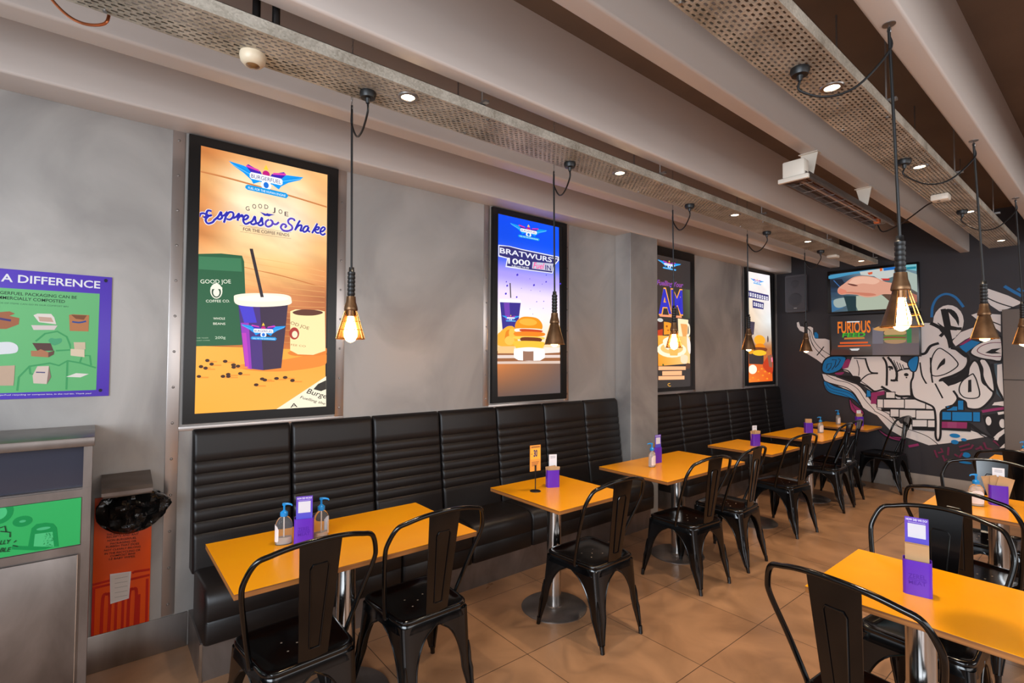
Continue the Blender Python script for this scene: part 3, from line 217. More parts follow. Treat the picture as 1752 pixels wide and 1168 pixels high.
'p2':[['H',[[[0,70,228],[0,80,245]],[[0,72,225],[0,78,240]],[[60,90,228],[70,105,240]],[[165,150,240],[175,160,245]],[[232,215,245],[235,220,248]],[[252,238,238],[250,232,228]],[[250,228,205],[250,225,200]],[[245,205,160],[248,190,125]]],[[2.58,2.849],[3.32,2.851],[3.341,1.629],[2.601,1.683]],0],['P',[150,95,60],0,[[2.601,1.683],[3.341,1.682],[3.342,1.567],[2.602,1.571]]],['P',[225,205,195],0,[[2.602,1.648],[3.341,1.655],[3.341,1.629],[2.602,1.622]]],['P',[215,190,175],0,[[2.602,1.595],[3.342,1.599],[3.342,1.574],[2.602,1.574]]],['G',[[205,120,60],[120,90,78],[95,85,85],[105,80,70]],[[2.602,1.574],[3.342,1.574],[3.345,1.301],[2.609,1.299]]],['P',[55,45,135],0,[[2.625,2.102],[2.857,2.111],[2.828,1.917],[2.804,1.867],[2.655,1.864]]],['P',[110,60,170],0,[[2.666,2.097],[2.728,2.101],[2.74,1.946],[2.688,1.944]]],['P',[245,245,250],0,[[2.616,2.097],[2.624,2.126],[2.852,2.135],[2.866,2.108]]],['S',[60,50,45],0.012,0,0,[[2.735,2.271],[2.743,2.143]]],['P',[0,150,235],0,[[2.648,1.986],[2.686,1.984],[2.724,1.978],[2.744,1.975],[2.763,1.979],[2.799,1.988],[2.842,1.992],[2.834,1.984],[2.803,1.973],[2.783,1.961],[2.777,1.954],[2.76,1.961],[2.744,1.957],[2.728,1.96],[2.711,1.952],[2.705,1.959],[2.686,1.969],[2.659,1.979]]],['S',[150,220,250],0.0009,0,1,[[2.838,1.988],[2.811,1.979],[2.783,1.971]]],['S',[0,110,210],0.0009,0,1,[[2.83,1.989],[2.803,1.981],[2.783,1.974]]],['P',[60,30,170],0,[[2.797,1.988],[2.791,1.992],[2.759,1.982],[2.754,1.975],[2.779,1.973]]],['P',[215,60,170],0,[[2.795,1.99],[2.763,1.985],[2.761,1.981],[2.797,1.986]]],['S',[150,220,250],0.0009,0,1,[[2.652,1.982],[2.678,1.975],[2.705,1.969]]],['S',[0,110,210],0.0009,0,1,[[2.659,1.983],[2.686,1.977],[2.705,1.972]]],['P',[60,30,170],0,[[2.692,1.984],[2.697,1.989],[2.728,1.981],[2.734,1.974],[2.709,1.971]]],['P',[215,60,170],0,[[2.694,1.987],[2.724,1.984],[2.726,1.98],[2.692,1.983]]],['P',[250,200,60],0,[[2.737,1.987],[2.744,1.998],[2.751,1.987]]],['E',[190,20,120],2.744,1.978,0.0101,0.0071,0],['E',[235,245,250],2.744,1.956,0.0141,0.0101,0],['E',[20,110,210],2.744,1.956,0.0071,0.0061,0],['P',[240,240,248],0,[[2.701,1.972],[2.705,1.975],[2.783,1.977],[2.787,1.974],[2.787,1.967],[2.783,1.964],[2.705,1.961],[2.701,1.964]]],['T',[60,50,110],'BURGERFUEL',[2.705,1.964],[2.783,1.966],0.008,{}],['P',[0,150,220],0,[[2.69,1.944],[2.696,1.948],[2.797,1.95],[2.803,1.946],[2.797,1.94],[2.696,1.937],[2.69,1.94]]],['T',[235,245,255],'FUEL FOR THE HUMAN ENGINE',[2.698,1.94],[2.795,1.942],0.004,{}],['P',[70,50,190],0,[[2.801,2.351],[2.82,2.363],[2.828,2.348],[2.809,2.337]]],['P',[70,50,190],0,[[2.685,2.278],[2.695,2.285],[2.7,2.276],[2.689,2.27]]],['P',[70,50,190],0,[[2.69,2.246],[2.706,2.256],[2.713,2.242],[2.696,2.233]]],['P',[70,50,190],0,[[2.675,2.176],[2.692,2.186],[2.699,2.172],[2.682,2.163]]],['P',[70,50,190],0,[[2.798,2.156],[2.813,2.165],[2.819,2.153],[2.804,2.145]]],['P',[70,50,190],0,[[2.996,2.279],[3.014,2.291],[3.022,2.276],[3.003,2.266]]],['P',[70,50,190],0,[[3.147,2.323],[3.161,2.332],[3.167,2.321],[3.153,2.313]]],['P',[70,50,190],0,[[2.953,2.33],[2.96,2.334],[2.962,2.328],[2.956,2.325]]],['P',[70,50,190],0,[[3.104,2.296],[3.111,2.301],[3.114,2.295],[3.107,2.291]]],['P',[70,50,190],0,[[3.036,2.132],[3.045,2.137],[3.049,2.13],[3.039,2.125]]],['P',[70,50,190],0,[[3.122,2.142],[3.131,2.147],[3.135,2.14],[3.125,2.135]]],['P',[70,50,190],0,[[3.327,2.323],[3.344,2.333],[3.351,2.32],[3.334,2.311]]],['P',[70,50,190],0,[[2.967,2.229],[2.974,2.233],[2.976,2.228],[2.97,2.224]]],['P',[70,50,190],0,[[3.077,2.23],[3.084,2.234],[3.087,2.229],[3.08,2.225]]],['P',[70,50,190],0,[[2.957,2.062],[2.963,2.066],[2.966,2.06],[2.959,2.057]]],['P',[70,50,190],0,[[3.117,2.077],[3.124,2.081],[3.127,2.076],[3.12,2.072]]],['P',[70,50,190],0,[[2.991,2.018],[2.998,2.022],[3.0,2.017],[2.993,2.013]]],['P',[70,50,190],0,[[3.151,2.385],[3.161,2.391],[3.165,2.383],[3.155,2.378]]],['P',[70,50,190],0,[[2.856,2.236],[2.862,2.24],[2.865,2.235],[2.859,2.231]]],['P',[245,170,50],1,[[2.6,1.819],[2.627,1.844],[2.647,1.861],[2.709,1.896],[2.772,1.895],[2.804,1.85],[2.826,1.751],[2.816,1.726],[2.601,1.731]]],['P',[225,130,25],1,[[2.688,1.846],[2.73,1.864],[2.71,1.782],[2.679,1.765]]],['E',[252,190,80],2.731,1.774,0.0551,0.0391,0],['E',[252,185,70],2.755,1.84,0.0341,0.0391,0],['P',[232,145,25],1,[[2.789,1.883],[2.804,1.941],[2.868,1.983],[2.957,1.991],[3.048,1.982],[3.102,1.943],[3.111,1.895],[3.06,1.868],[2.837,1.86]]],['E',[245,175,60],2.942,1.943,0.1041,0.0311,0],['P',[250,245,225],1,[[2.804,1.88],[3.083,1.887],[3.079,1.86],[2.826,1.848]]],['P',[200,70,30],1,[[2.863,1.88],[3.095,1.877],[3.083,1.856],[2.869,1.856]]],['P',[240,130,30],1,[[2.806,1.853],[3.111,1.857],[3.111,1.823],[2.815,1.814]]],['P',[250,200,80],1,[[2.794,1.813],[3.112,1.816],[3.095,1.788],[2.815,1.788]]],['P',[110,50,25],1,[[2.87,1.806],[3.084,1.805],[3.079,1.77],[2.876,1.769]]],['P',[248,190,60],1,[[2.79,1.77],[3.119,1.771],[3.117,1.719],[3.061,1.701],[2.848,1.699],[2.794,1.721]]],['P',[245,240,235],0,[[2.773,1.704],[3.143,1.709],[3.143,1.628],[3.085,1.602],[2.948,1.599],[2.827,1.606],[2.78,1.627]]],['P',[150,110,90],0,[[2.881,1.694],[3.004,1.696],[3.004,1.601],[2.882,1.602]]],['P',[250,250,250],1,[[2.773,1.701],[2.952,1.72],[3.143,1.706],[2.952,1.683]]],['P',[240,190,130],0,[[2.601,1.723],[2.784,1.726],[2.774,1.665],[2.602,1.664]]],['P',[235,225,215],0,[[3.131,1.723],[3.336,1.723],[3.329,1.677],[3.143,1.668]]],['P',[0,150,235],0,[[2.725,2.791],[2.809,2.786],[2.895,2.77],[2.939,2.763],[2.983,2.771],[3.064,2.79],[3.165,2.798],[3.147,2.781],[3.073,2.757],[3.028,2.732],[3.015,2.716],[2.974,2.732],[2.939,2.724],[2.904,2.731],[2.865,2.716],[2.852,2.731],[2.809,2.754],[2.75,2.776]]],['S',[150,220,250],0.0018,0,1,[[3.156,2.79],[3.091,2.771],[3.028,2.755]]],['S',[0,110,210],0.0018,0,1,[[3.137,2.791],[3.073,2.774],[3.028,2.76]]],['P',[60,30,170],0,[[3.059,2.79],[3.046,2.8],[2.974,2.779],[2.961,2.763],[3.019,2.758]]],['P',[215,60,170],0,[[3.055,2.796],[2.983,2.786],[2.978,2.777],[3.059,2.787]]],['S',[150,220,250],0.0018,0,1,[[2.734,2.784],[2.792,2.768],[2.852,2.753]]],['S',[0,110,210],0.0018,0,1,[[2.75,2.785],[2.809,2.771],[2.852,2.758]]],['P',[60,30,170],0,[[2.822,2.786],[2.835,2.797],[2.904,2.778],[2.917,2.763],[2.861,2.756]]],['P',[215,60,170],0,[[2.826,2.793],[2.895,2.784],[2.899,2.776],[2.822,2.783]]],['P',[250,200,60],0,[[2.923,2.79],[2.938,2.814],[2.954,2.791]]],['E',[190,20,120],2.939,2.771,0.0221,0.0161,0],['E',[235,245,250],2.939,2.722,0.0311,0.0221,0],['E',[20,110,210],2.939,2.722,0.0151,0.0131,0],['P',[240,240,248],0,[[2.843,2.758],[2.852,2.765],[3.028,2.767],[3.037,2.76],[3.037,2.744],[3.028,2.737],[2.852,2.736],[2.843,2.743]]],['T',[60,50,110],'BURGERFUEL',[2.852,2.741],[3.028,2.743],0.017,{}],['P',[0,150,220],0,[[2.818,2.699],[2.831,2.706],[3.06,2.707],[3.074,2.697],[3.06,2.683],[2.831,2.683],[2.818,2.689]]],['T',[235,245,255],'FUEL FOR THE HUMAN ENGINE',[2.835,2.689],[3.055,2.689],0.01,{}],['P',[225,225,240],0,[[2.596,2.582],[2.717,2.589],[2.852,2.582],[3.316,2.573],[3.317,2.539],[3.262,2.487],[3.236,2.406],[2.952,2.402],[2.678,2.402],[2.694,2.477],[2.6,2.483]]],['P',[48,45,110],0,[[2.609,2.574],[2.71,2.583],[2.852,2.574],[3.305,2.563],[3.293,2.53],[3.251,2.491],[3.228,2.413],[2.951,2.41],[2.692,2.414],[2.708,2.484],[2.61,2.494]]],['T',[225,225,240],'BRATWURST',[2.616,2.516],[3.297,2.508],0.045,{'b': 3}],['T',[235,235,245],'1000',[2.708,2.437],[2.958,2.443],0.049,{'b': 3}],['P',[190,190,210],0,[[2.987,2.484],[3.243,2.499],[3.228,2.427],[2.98,2.424]]],['T',[255,60,150],'Fuel',[2.994,2.428],[3.133,2.436],0.054,{'b': 1,'sh': 0.3}],['T',[70,60,120],'IN',[3.141,2.431],[3.216,2.432],0.045,{'b': 3}],['T',[230,230,240],'FUELLING THE 80S',[2.748,2.413],[2.944,2.417],0.014,{'b': 2}]],
'p3':[['G',[[60,48,44],[50,44,44],[55,50,50],[55,48,44]],[[4.784,2.822],[5.55,2.839],[5.541,1.283],[4.776,1.262]]],['G',[[60,55,48],[88,96,66],[70,74,56],[50,44,40]],[[5.35,2.456],[5.54,2.457],[5.537,2.109],[5.347,2.099]]],['P',[0,150,235],0,[[4.882,2.746],[4.972,2.741],[5.064,2.728],[5.111,2.721],[5.158,2.728],[5.245,2.743],[5.352,2.749],[5.332,2.735],[5.254,2.715],[5.206,2.696],[5.191,2.683],[5.149,2.696],[5.111,2.689],[5.073,2.696],[5.031,2.683],[5.018,2.696],[4.972,2.715],[4.909,2.733]]],['S',[150,220,250],0.0022,0,1,[[5.342,2.742],[5.274,2.727],[5.206,2.714]]],['S',[0,110,210],0.0022,0,1,[[5.323,2.743],[5.254,2.73],[5.206,2.719]]],['P',[60,30,170],0,[[5.24,2.743],[5.225,2.751],[5.149,2.734],[5.134,2.721],[5.196,2.717]]],['P',[215,60,170],0,[[5.235,2.748],[5.158,2.74],[5.153,2.733],[5.24,2.74]]],['S',[150,220,250],0.0022,0,1,[[4.891,2.739],[4.954,2.726],[5.018,2.713]]],['S',[0,110,210],0.0022,0,1,[[4.909,2.741],[4.972,2.728],[5.018,2.718]]],['P',[60,30,170],0,[[4.986,2.741],[5.0,2.75],[5.074,2.734],[5.087,2.721],[5.027,2.716]]],['P',[215,60,170],0,[[4.99,2.746],[5.064,2.739],[5.069,2.732],[4.986,2.739]]],['P',[250,200,60],0,[[5.095,2.744],[5.111,2.763],[5.128,2.744]]],['E',[190,20,120],5.111,2.728,0.0241,0.0131,0],['E',[235,245,250],5.111,2.688,0.0331,0.0181,0],['E',[20,110,210],5.111,2.688,0.0161,0.0111,0],['P',[240,240,248],0,[[5.009,2.718],[5.018,2.724],[5.206,2.724],[5.216,2.719],[5.215,2.706],[5.206,2.7],[5.018,2.699],[5.008,2.705]]],['T',[60,50,110],'BURGERFUEL',[5.018,2.704],[5.206,2.704],0.014,{}],['P',[0,150,220],0,[[4.981,2.669],[4.995,2.675],[5.239,2.675],[5.254,2.666],[5.239,2.655],[4.994,2.656],[4.981,2.661]]],['T',[235,245,255],'FUEL FOR THE HUMAN ENGINE',[4.999,2.661],[5.234,2.66],0.008,{}],['T',[240,120,140],'Fuelling Your',[4.865,2.457],[5.4,2.473],0.056,{'b': 4,'sh': 0.25}],['T',[70,45,160],'Fuelling Your',[4.865,2.457],[5.4,2.473],0.056,{'b': 1.5,'sh': 0.25}],['T',[245,165,70],'AM',[4.898,2.135],[5.389,2.156],0.281,{'b': 9}],['T',[50,48,185],'AM',[4.898,2.138],[5.389,2.16],0.275,{'b': 4}],['P',[240,150,110],0,[[4.916,2.124],[5.361,2.131],[5.361,2.106],[4.916,2.1]]],['P',[70,35,30],0,[[4.878,2.06],[4.983,2.073],[4.972,1.872],[4.877,1.862]]],['E',[200,200,195],4.928,2.06,0.0551,0.0211,0],['P',[190,60,30],0,[[4.877,1.942],[4.978,1.961],[4.972,1.872],[4.877,1.862]]],['P',[235,150,40],0,[[4.998,2.044],[5.093,2.041],[5.212,2.023],[5.145,1.907],[4.997,1.895]]],['E',[160,80,25],5.054,1.994,0.0211,0.0121,0],['E',[160,80,25],5.08,1.95,0.0151,0.0091,0],['P',[252,225,180],0,[[5.279,2.096],[5.5,2.091],[5.484,1.887],[5.4,1.838],[5.291,1.881]]],['P',[230,160,90],0,[[5.333,2.037],[5.486,2.036],[5.473,1.886],[5.386,1.861]]],['S',[250,230,200],0.03,0,1,[[5.474,2.043],[5.519,2.013],[5.518,1.919],[5.462,1.894]]],['G',[[245,170,60],[250,200,130],[252,205,140],[245,150,40]],[[4.882,1.884],[5.535,1.888],[5.532,1.566],[4.885,1.539]]],['E',[252,235,205],5.157,1.726,0.2981,0.0911,0],['E',[245,190,110],5.157,1.741,0.2281,0.0631,0],['P',[250,235,210],1,[[4.99,1.843],[5.211,1.894],[5.318,1.82],[5.29,1.743],[5.078,1.725],[5.002,1.769]]],['P',[250,180,90],0,[[5.091,1.74],[5.29,1.743],[5.268,1.659],[5.117,1.658]]],['E',[250,225,190],5.17,1.817,0.1201,0.0581,0],['P',[240,225,215],1,[[5.47,1.886],[5.54,1.825],[5.539,1.684],[5.483,1.73]]],['P',[245,215,180],1,[[5.344,1.667],[5.482,1.652],[5.453,1.566],[5.343,1.582]]],['E',[90,60,45],5.487,1.535,0.0511,0.0351,0],['P',[60,90,40],0,[[4.97,1.568],[5.0,1.553],[4.98,1.539],[4.96,1.549]]],['P',[252,180,130],0,[[4.888,1.535],[5.439,1.53],[5.439,1.489],[4.887,1.493]]],['P',[252,180,130],0,[[4.962,1.48],[5.356,1.479],[5.355,1.428],[4.962,1.431]]],['P',[252,180,130],0,[[4.887,1.425],[5.41,1.419],[5.41,1.376],[4.887,1.383]]],['S',[220,160,60],0.008,0,1,[[5.115,1.338],[5.076,1.333],[5.071,1.319],[5.101,1.306],[5.127,1.308]]]],
'p4':[['H',[[[238,225,220],[235,232,238]],[[240,228,222],[236,228,226]],[[238,215,190],[232,226,226]],[[228,200,170],[225,226,226]],[[205,180,160],[200,190,180]],[[150,90,60],[180,110,60]],[[225,105,45],[215,95,35]],[[235,125,45],[222,90,28]]],[[6.916,2.845],[7.688,2.859],[7.751,1.297],[7.003,1.294]],0.05],['P',[60,50,48],0,[[7.02,1.729],[7.469,1.702],[7.466,1.543],[7.027,1.553]]],['P',[190,60,30],1,[[7.467,1.575],[7.735,1.688],[7.747,1.411],[7.482,1.479]]],['P',[140,90,70],0,[[7.591,1.671],[7.745,1.688],[7.748,1.492],[7.641,1.509]]],['P',[60,60,150],0,[[6.948,2.148],[7.207,2.145],[7.171,1.964],[6.977,1.958]]],['P',[70,60,75],0,[[7.076,2.146],[7.207,2.145],[7.171,1.964],[7.089,1.961]]],['P',[0,150,235],0,[[7.079,2.76],[7.161,2.754],[7.243,2.743],[7.285,2.737],[7.327,2.741],[7.404,2.75],[7.499,2.752],[7.482,2.743],[7.412,2.73],[7.369,2.717],[7.356,2.708],[7.318,2.718],[7.284,2.714],[7.251,2.719],[7.213,2.711],[7.201,2.72],[7.16,2.735],[7.103,2.75]]],['S',[150,220,250],0.0019,0,1,[[7.49,2.748],[7.43,2.738],[7.369,2.73]]],['S',[0,110,210],0.0019,0,1,[[7.473,2.749],[7.412,2.741],[7.37,2.733]]],['P',[60,30,170],0,[[7.4,2.75],[7.387,2.757],[7.319,2.746],[7.306,2.737],[7.361,2.732]]],['P',[215,60,170],0,[[7.396,2.754],[7.327,2.75],[7.323,2.745],[7.4,2.748]]],['S',[150,220,250],0.0019,0,1,[[7.087,2.755],[7.144,2.744],[7.201,2.733]]],['S',[0,110,210],0.0019,0,1,[[7.103,2.755],[7.16,2.745],[7.201,2.737]]],['P',[60,30,170],0,[[7.173,2.754],[7.185,2.76],[7.252,2.747],[7.264,2.738],[7.21,2.735]]],['P',[215,60,170],0,[[7.177,2.758],[7.243,2.751],[7.247,2.746],[7.173,2.752]]],['P',[250,200,60],0,[[7.271,2.754],[7.286,2.768],[7.3,2.753]]],['E',[190,20,120],7.285,2.742,0.0211,0.0091,0],['E',[235,245,250],7.284,2.713,0.0301,0.0131,0],['E',[20,110,210],7.284,2.713,0.0151,0.0081,0],['P',[240,240,248],0,[[7.193,2.737],[7.202,2.741],[7.37,2.738],[7.378,2.733],[7.378,2.724],[7.369,2.72],[7.201,2.723],[7.193,2.728]]],['T',[60,50,110],'BURGERFUEL',[7.201,2.726],[7.369,2.723],0.011,{}],['P',[0,150,220],0,[[7.168,2.702],[7.18,2.706],[7.399,2.701],[7.412,2.695],[7.399,2.687],[7.18,2.692],[7.168,2.696]]],['T',[235,245,255],'FUEL FOR THE HUMAN ENGINE',[7.184,2.695],[7.394,2.691],0.006,{}],['P',[60,55,110],0,[[6.971,2.579],[7.645,2.564],[7.637,2.479],[6.979,2.48]]],['P',[60,55,110],0,[[7.14,2.453],[7.491,2.439],[7.475,2.342],[7.145,2.344]]],['P',[238,234,242],0,[[7.0,2.555],[7.041,2.554],[7.041,2.503],[6.999,2.504]]],['P',[60,55,110],0,[[7.013,2.541],[7.028,2.54],[7.027,2.516],[7.012,2.515]]],['P',[238,234,242],0,[[7.067,2.553],[7.109,2.552],[7.109,2.5],[7.066,2.502]]],['P',[60,55,110],0,[[7.081,2.539],[7.096,2.538],[7.095,2.527],[7.08,2.526]]],['P',[238,234,242],0,[[7.135,2.551],[7.178,2.55],[7.177,2.498],[7.135,2.499]]],['P',[60,55,110],0,[[7.149,2.536],[7.164,2.536],[7.164,2.511],[7.148,2.51]]],['P',[238,234,242],0,[[7.205,2.549],[7.248,2.548],[7.247,2.496],[7.204,2.497]]],['P',[60,55,110],0,[[7.218,2.534],[7.234,2.534],[7.233,2.523],[7.218,2.522]]],['P',[238,234,242],0,[[7.275,2.547],[7.318,2.545],[7.317,2.493],[7.274,2.494]]],['P',[60,55,110],0,[[7.288,2.532],[7.304,2.532],[7.303,2.506],[7.288,2.505]]],['P',[238,234,242],0,[[7.345,2.544],[7.39,2.543],[7.389,2.491],[7.344,2.492]]],['P',[60,55,110],0,[[7.359,2.53],[7.375,2.529],[7.375,2.518],[7.359,2.517]]],['P',[238,234,242],0,[[7.417,2.542],[7.462,2.541],[7.461,2.488],[7.416,2.489]]],['P',[60,55,110],0,[[7.431,2.527],[7.447,2.527],[7.447,2.501],[7.431,2.5]]],['P',[238,234,242],0,[[7.49,2.54],[7.535,2.539],[7.534,2.485],[7.489,2.487]]],['P',[60,55,110],0,[[7.504,2.525],[7.52,2.525],[7.52,2.513],[7.504,2.512]]],['P',[238,234,242],0,[[7.563,2.538],[7.609,2.536],[7.608,2.483],[7.562,2.484]]],['P',[60,55,110],0,[[7.578,2.523],[7.594,2.522],[7.594,2.496],[7.577,2.495]]],['P',[238,234,242],0,[[7.173,2.426],[7.209,2.424],[7.208,2.372],[7.172,2.374]]],['P',[60,55,110],0,[[7.184,2.411],[7.197,2.41],[7.197,2.385],[7.184,2.384]]],['P',[238,234,242],0,[[7.232,2.423],[7.269,2.421],[7.268,2.369],[7.231,2.371]]],['P',[60,55,110],0,[[7.244,2.408],[7.257,2.408],[7.257,2.397],[7.244,2.396]]],['P',[238,234,242],0,[[7.292,2.421],[7.33,2.419],[7.329,2.366],[7.291,2.369]]],['P',[60,55,110],0,[[7.304,2.406],[7.318,2.405],[7.317,2.38],[7.304,2.379]]],['P',[238,234,242],0,[[7.353,2.418],[7.391,2.416],[7.39,2.364],[7.352,2.366]]],['P',[60,55,110],0,[[7.365,2.403],[7.379,2.403],[7.378,2.391],[7.365,2.391]]],['P',[238,234,242],0,[[7.415,2.416],[7.453,2.414],[7.452,2.361],[7.414,2.363]]],['P',[60,55,110],0,[[7.427,2.401],[7.44,2.4],[7.44,2.374],[7.426,2.373]]],['E',[238,165,40],7.343,1.89,0.1721,0.0751,0],['E',[228,130,20],7.351,1.796,0.1551,0.0481,0],['P',[120,60,30],1,[[7.2,1.786],[7.54,1.78],[7.533,1.735],[7.216,1.734]]],['E',[245,185,40],7.332,1.709,0.2141,0.0411,0],['E',[225,150,30],7.069,1.73,0.0811,0.0391,0],['E',[255,240,215],7.122,1.475,0.1251,0.0651,0],['E',[245,150,40],7.029,1.331,0.0261,0.0111,0],['E',[245,150,40],7.127,1.359,0.0261,0.0101,0],['E',[245,150,40],7.291,1.324,0.0271,0.0101,0],['E',[245,150,40],7.428,1.384,0.0281,0.0111,0],['E',[245,150,40],7.566,1.334,0.0291,0.0121,0],['E',[245,150,40],7.396,1.48,0.0271,0.0111,0],['E',[245,150,40],7.294,1.442,0.0261,0.0111,0],['E',[245,150,40],7.639,1.413,0.0281,0.0121,0],['E',[245,150,40],7.499,1.439,0.0271,0.0111,0],['E',[80,60,60],7.596,1.913,0.0211,0.0491,0],['P',[250,130,160],0,[[7.701,1.639],[7.737,1.647],[7.743,1.582],[7.714,1.574]]]],
'tv1':[['H',[[[45,70,95],[120,140,150],[95,125,145]],[[30,50,75],[70,90,100],[120,145,145]],[[60,85,105],[110,125,120],[90,80,75]],[[70,95,115],[90,110,105],[80,70,65]]],[[0.296,2.812],[1.268,2.823],[1.268,2.24],[0.314,2.26]],0.15],['P',[70,150,190],1,[[0.298,2.799],[0.593,2.812],[0.84,2.817],[0.84,2.781],[0.593,2.782],[0.303,2.748]]],['P',[200,205,200],0,[[0.656,2.804],[0.9,2.815],[1.036,2.815],[1.034,2.698],[0.898,2.655],[0.819,2.724],[0.666,2.761]]],['P',[220,90,50],0,[[0.744,2.781],[0.8,2.786],[0.799,2.756],[0.759,2.749]]],['P',[225,100,50],0,[[0.88,2.818],[0.91,2.82],[0.909,2.784],[0.885,2.781]]],['P',[30,110,190],0,[[0.92,2.818],[1.093,2.819],[1.092,2.784],[0.924,2.782]]],['P',[120,190,200],0,[[1.093,2.83],[1.268,2.823],[1.267,2.738],[1.092,2.796]]],['P',[30,130,150],0,[[1.167,2.797],[1.263,2.796],[1.263,2.767],[1.167,2.768]]],['P',[170,185,175],0,[[1.166,2.751],[1.271,2.693],[1.272,2.466],[1.182,2.543]]],['P',[210,45,35],0,[[0.888,2.686],[0.986,2.675],[0.985,2.651],[0.917,2.659]]],['P',[25,35,50],0,[[0.303,2.735],[0.442,2.732],[0.484,2.652],[0.396,2.612],[0.302,2.634]]],['S',[60,110,170],0.01,0,0,[[0.342,2.724],[0.419,2.622]]],['P',[175,185,165],0,[[0.589,2.482],[0.895,2.472],[0.982,2.388],[0.971,2.278],[0.629,2.271],[0.588,2.396]]],['P',[60,110,150],0,[[0.311,2.443],[0.439,2.47],[0.459,2.332],[0.314,2.267]]],['P',[160,175,170],1,[[0.35,2.453],[0.514,2.464],[0.513,2.377],[0.415,2.335],[0.349,2.365]]],['P',[30,55,60],0,[[0.461,2.493],[0.61,2.48],[0.608,2.272],[0.512,2.279]]],['P',[95,70,55],0,[[0.895,2.478],[1.041,2.488],[1.038,2.337],[0.972,2.389]]],['P',[180,110,90],0,[[1.181,2.486],[1.267,2.433],[1.268,2.342],[1.189,2.382]]],['P',[222,160,135],1,[[0.39,2.556],[0.402,2.611],[0.474,2.666],[0.571,2.735],[0.666,2.748],[0.758,2.731],[0.849,2.697],[0.937,2.639],[1.042,2.592],[1.04,2.476],[0.915,2.476],[0.835,2.454],[0.734,2.451],[0.662,2.475],[0.611,2.498],[0.515,2.513],[0.428,2.515]]],['P',[238,185,160],1,[[0.571,2.717],[0.666,2.736],[0.779,2.717],[0.878,2.658],[0.818,2.617],[0.696,2.642],[0.623,2.638],[0.517,2.637]]],['P',[205,125,100],1,[[0.417,2.522],[0.515,2.525],[0.611,2.504],[0.735,2.469],[0.836,2.472],[0.796,2.499],[0.642,2.526],[0.515,2.544]]],['P',[110,60,50],1,[[0.517,2.661],[0.591,2.641],[0.633,2.618],[0.591,2.616],[0.527,2.642]]],['P',[225,135,110],1,[[0.394,2.574],[0.418,2.603],[0.494,2.565],[0.483,2.528],[0.401,2.536]]]],
'tv2':[['H',[[[38,34,36],[48,44,44],[70,62,60]],[[36,32,34],[62,58,60],[95,88,84]],[[48,42,42],[90,82,80],[110,98,90]],[[70,42,34],[70,60,56],[80,64,56]]],[[0.297,2.23],[1.281,2.206],[1.283,1.677],[0.307,1.669]],0.05],['P',[110,105,115],0,[[0.79,2.046],[0.909,2.017],[0.905,1.782],[0.786,1.783]]],['P',[40,120,70],0,[[1.156,2.019],[1.206,2.017],[1.204,1.836],[1.158,1.836]]],['P',[95,85,90],0,[[0.787,1.831],[1.28,1.834],[1.278,1.688],[0.785,1.682]]],['P',[70,38,30],1,[[0.308,1.751],[0.506,1.75],[0.505,1.672],[0.307,1.672]]],['T',[235,120,30],'FURIOUS',[0.383,1.985],[0.769,1.984],0.156,{'b': 3.5}],['T',[60,175,40],'FEED',[0.437,1.926],[0.709,1.928],0.057,{'b': 4,'sh': 0.1}],['P',[190,120,50],0,[[0.464,1.919],[0.697,1.923],[0.702,1.899],[0.459,1.896]]],['P',[225,225,225],0,[[0.497,2.141],[0.646,2.139],[0.645,2.124],[0.497,2.127]]],['P',[220,90,30],0,[[0.409,1.859],[0.737,1.861],[0.736,1.838],[0.409,1.835]]],['P',[220,90,30],0,[[0.385,1.815],[0.767,1.819],[0.766,1.8],[0.384,1.795]]],['P',[215,215,215],0,[[0.522,1.768],[0.638,1.773],[0.638,1.758],[0.617,1.742],[0.548,1.742]]],['P',[205,150,85],1,[[0.8,2.021],[0.87,2.06],[0.928,2.04],[0.986,2.014],[0.908,1.994]]],['P',[185,150,100],1,[[0.918,1.982],[0.986,2.02],[1.081,2.022],[1.137,1.997],[1.146,1.951],[1.033,1.931],[0.937,1.94]]],['P',[90,120,50],1,[[0.927,1.94],[1.136,1.94],[1.145,1.917],[1.042,1.896],[0.932,1.917]]],['P',[130,60,45],1,[[0.932,1.922],[1.127,1.911],[1.117,1.889],[0.946,1.893]]],['P',[110,140,60],1,[[0.927,1.899],[1.136,1.894],[1.126,1.871],[0.936,1.87]]],['P',[165,130,95],1,[[0.931,1.876],[1.135,1.877],[1.126,1.843],[1.041,1.827],[0.945,1.84]]]],
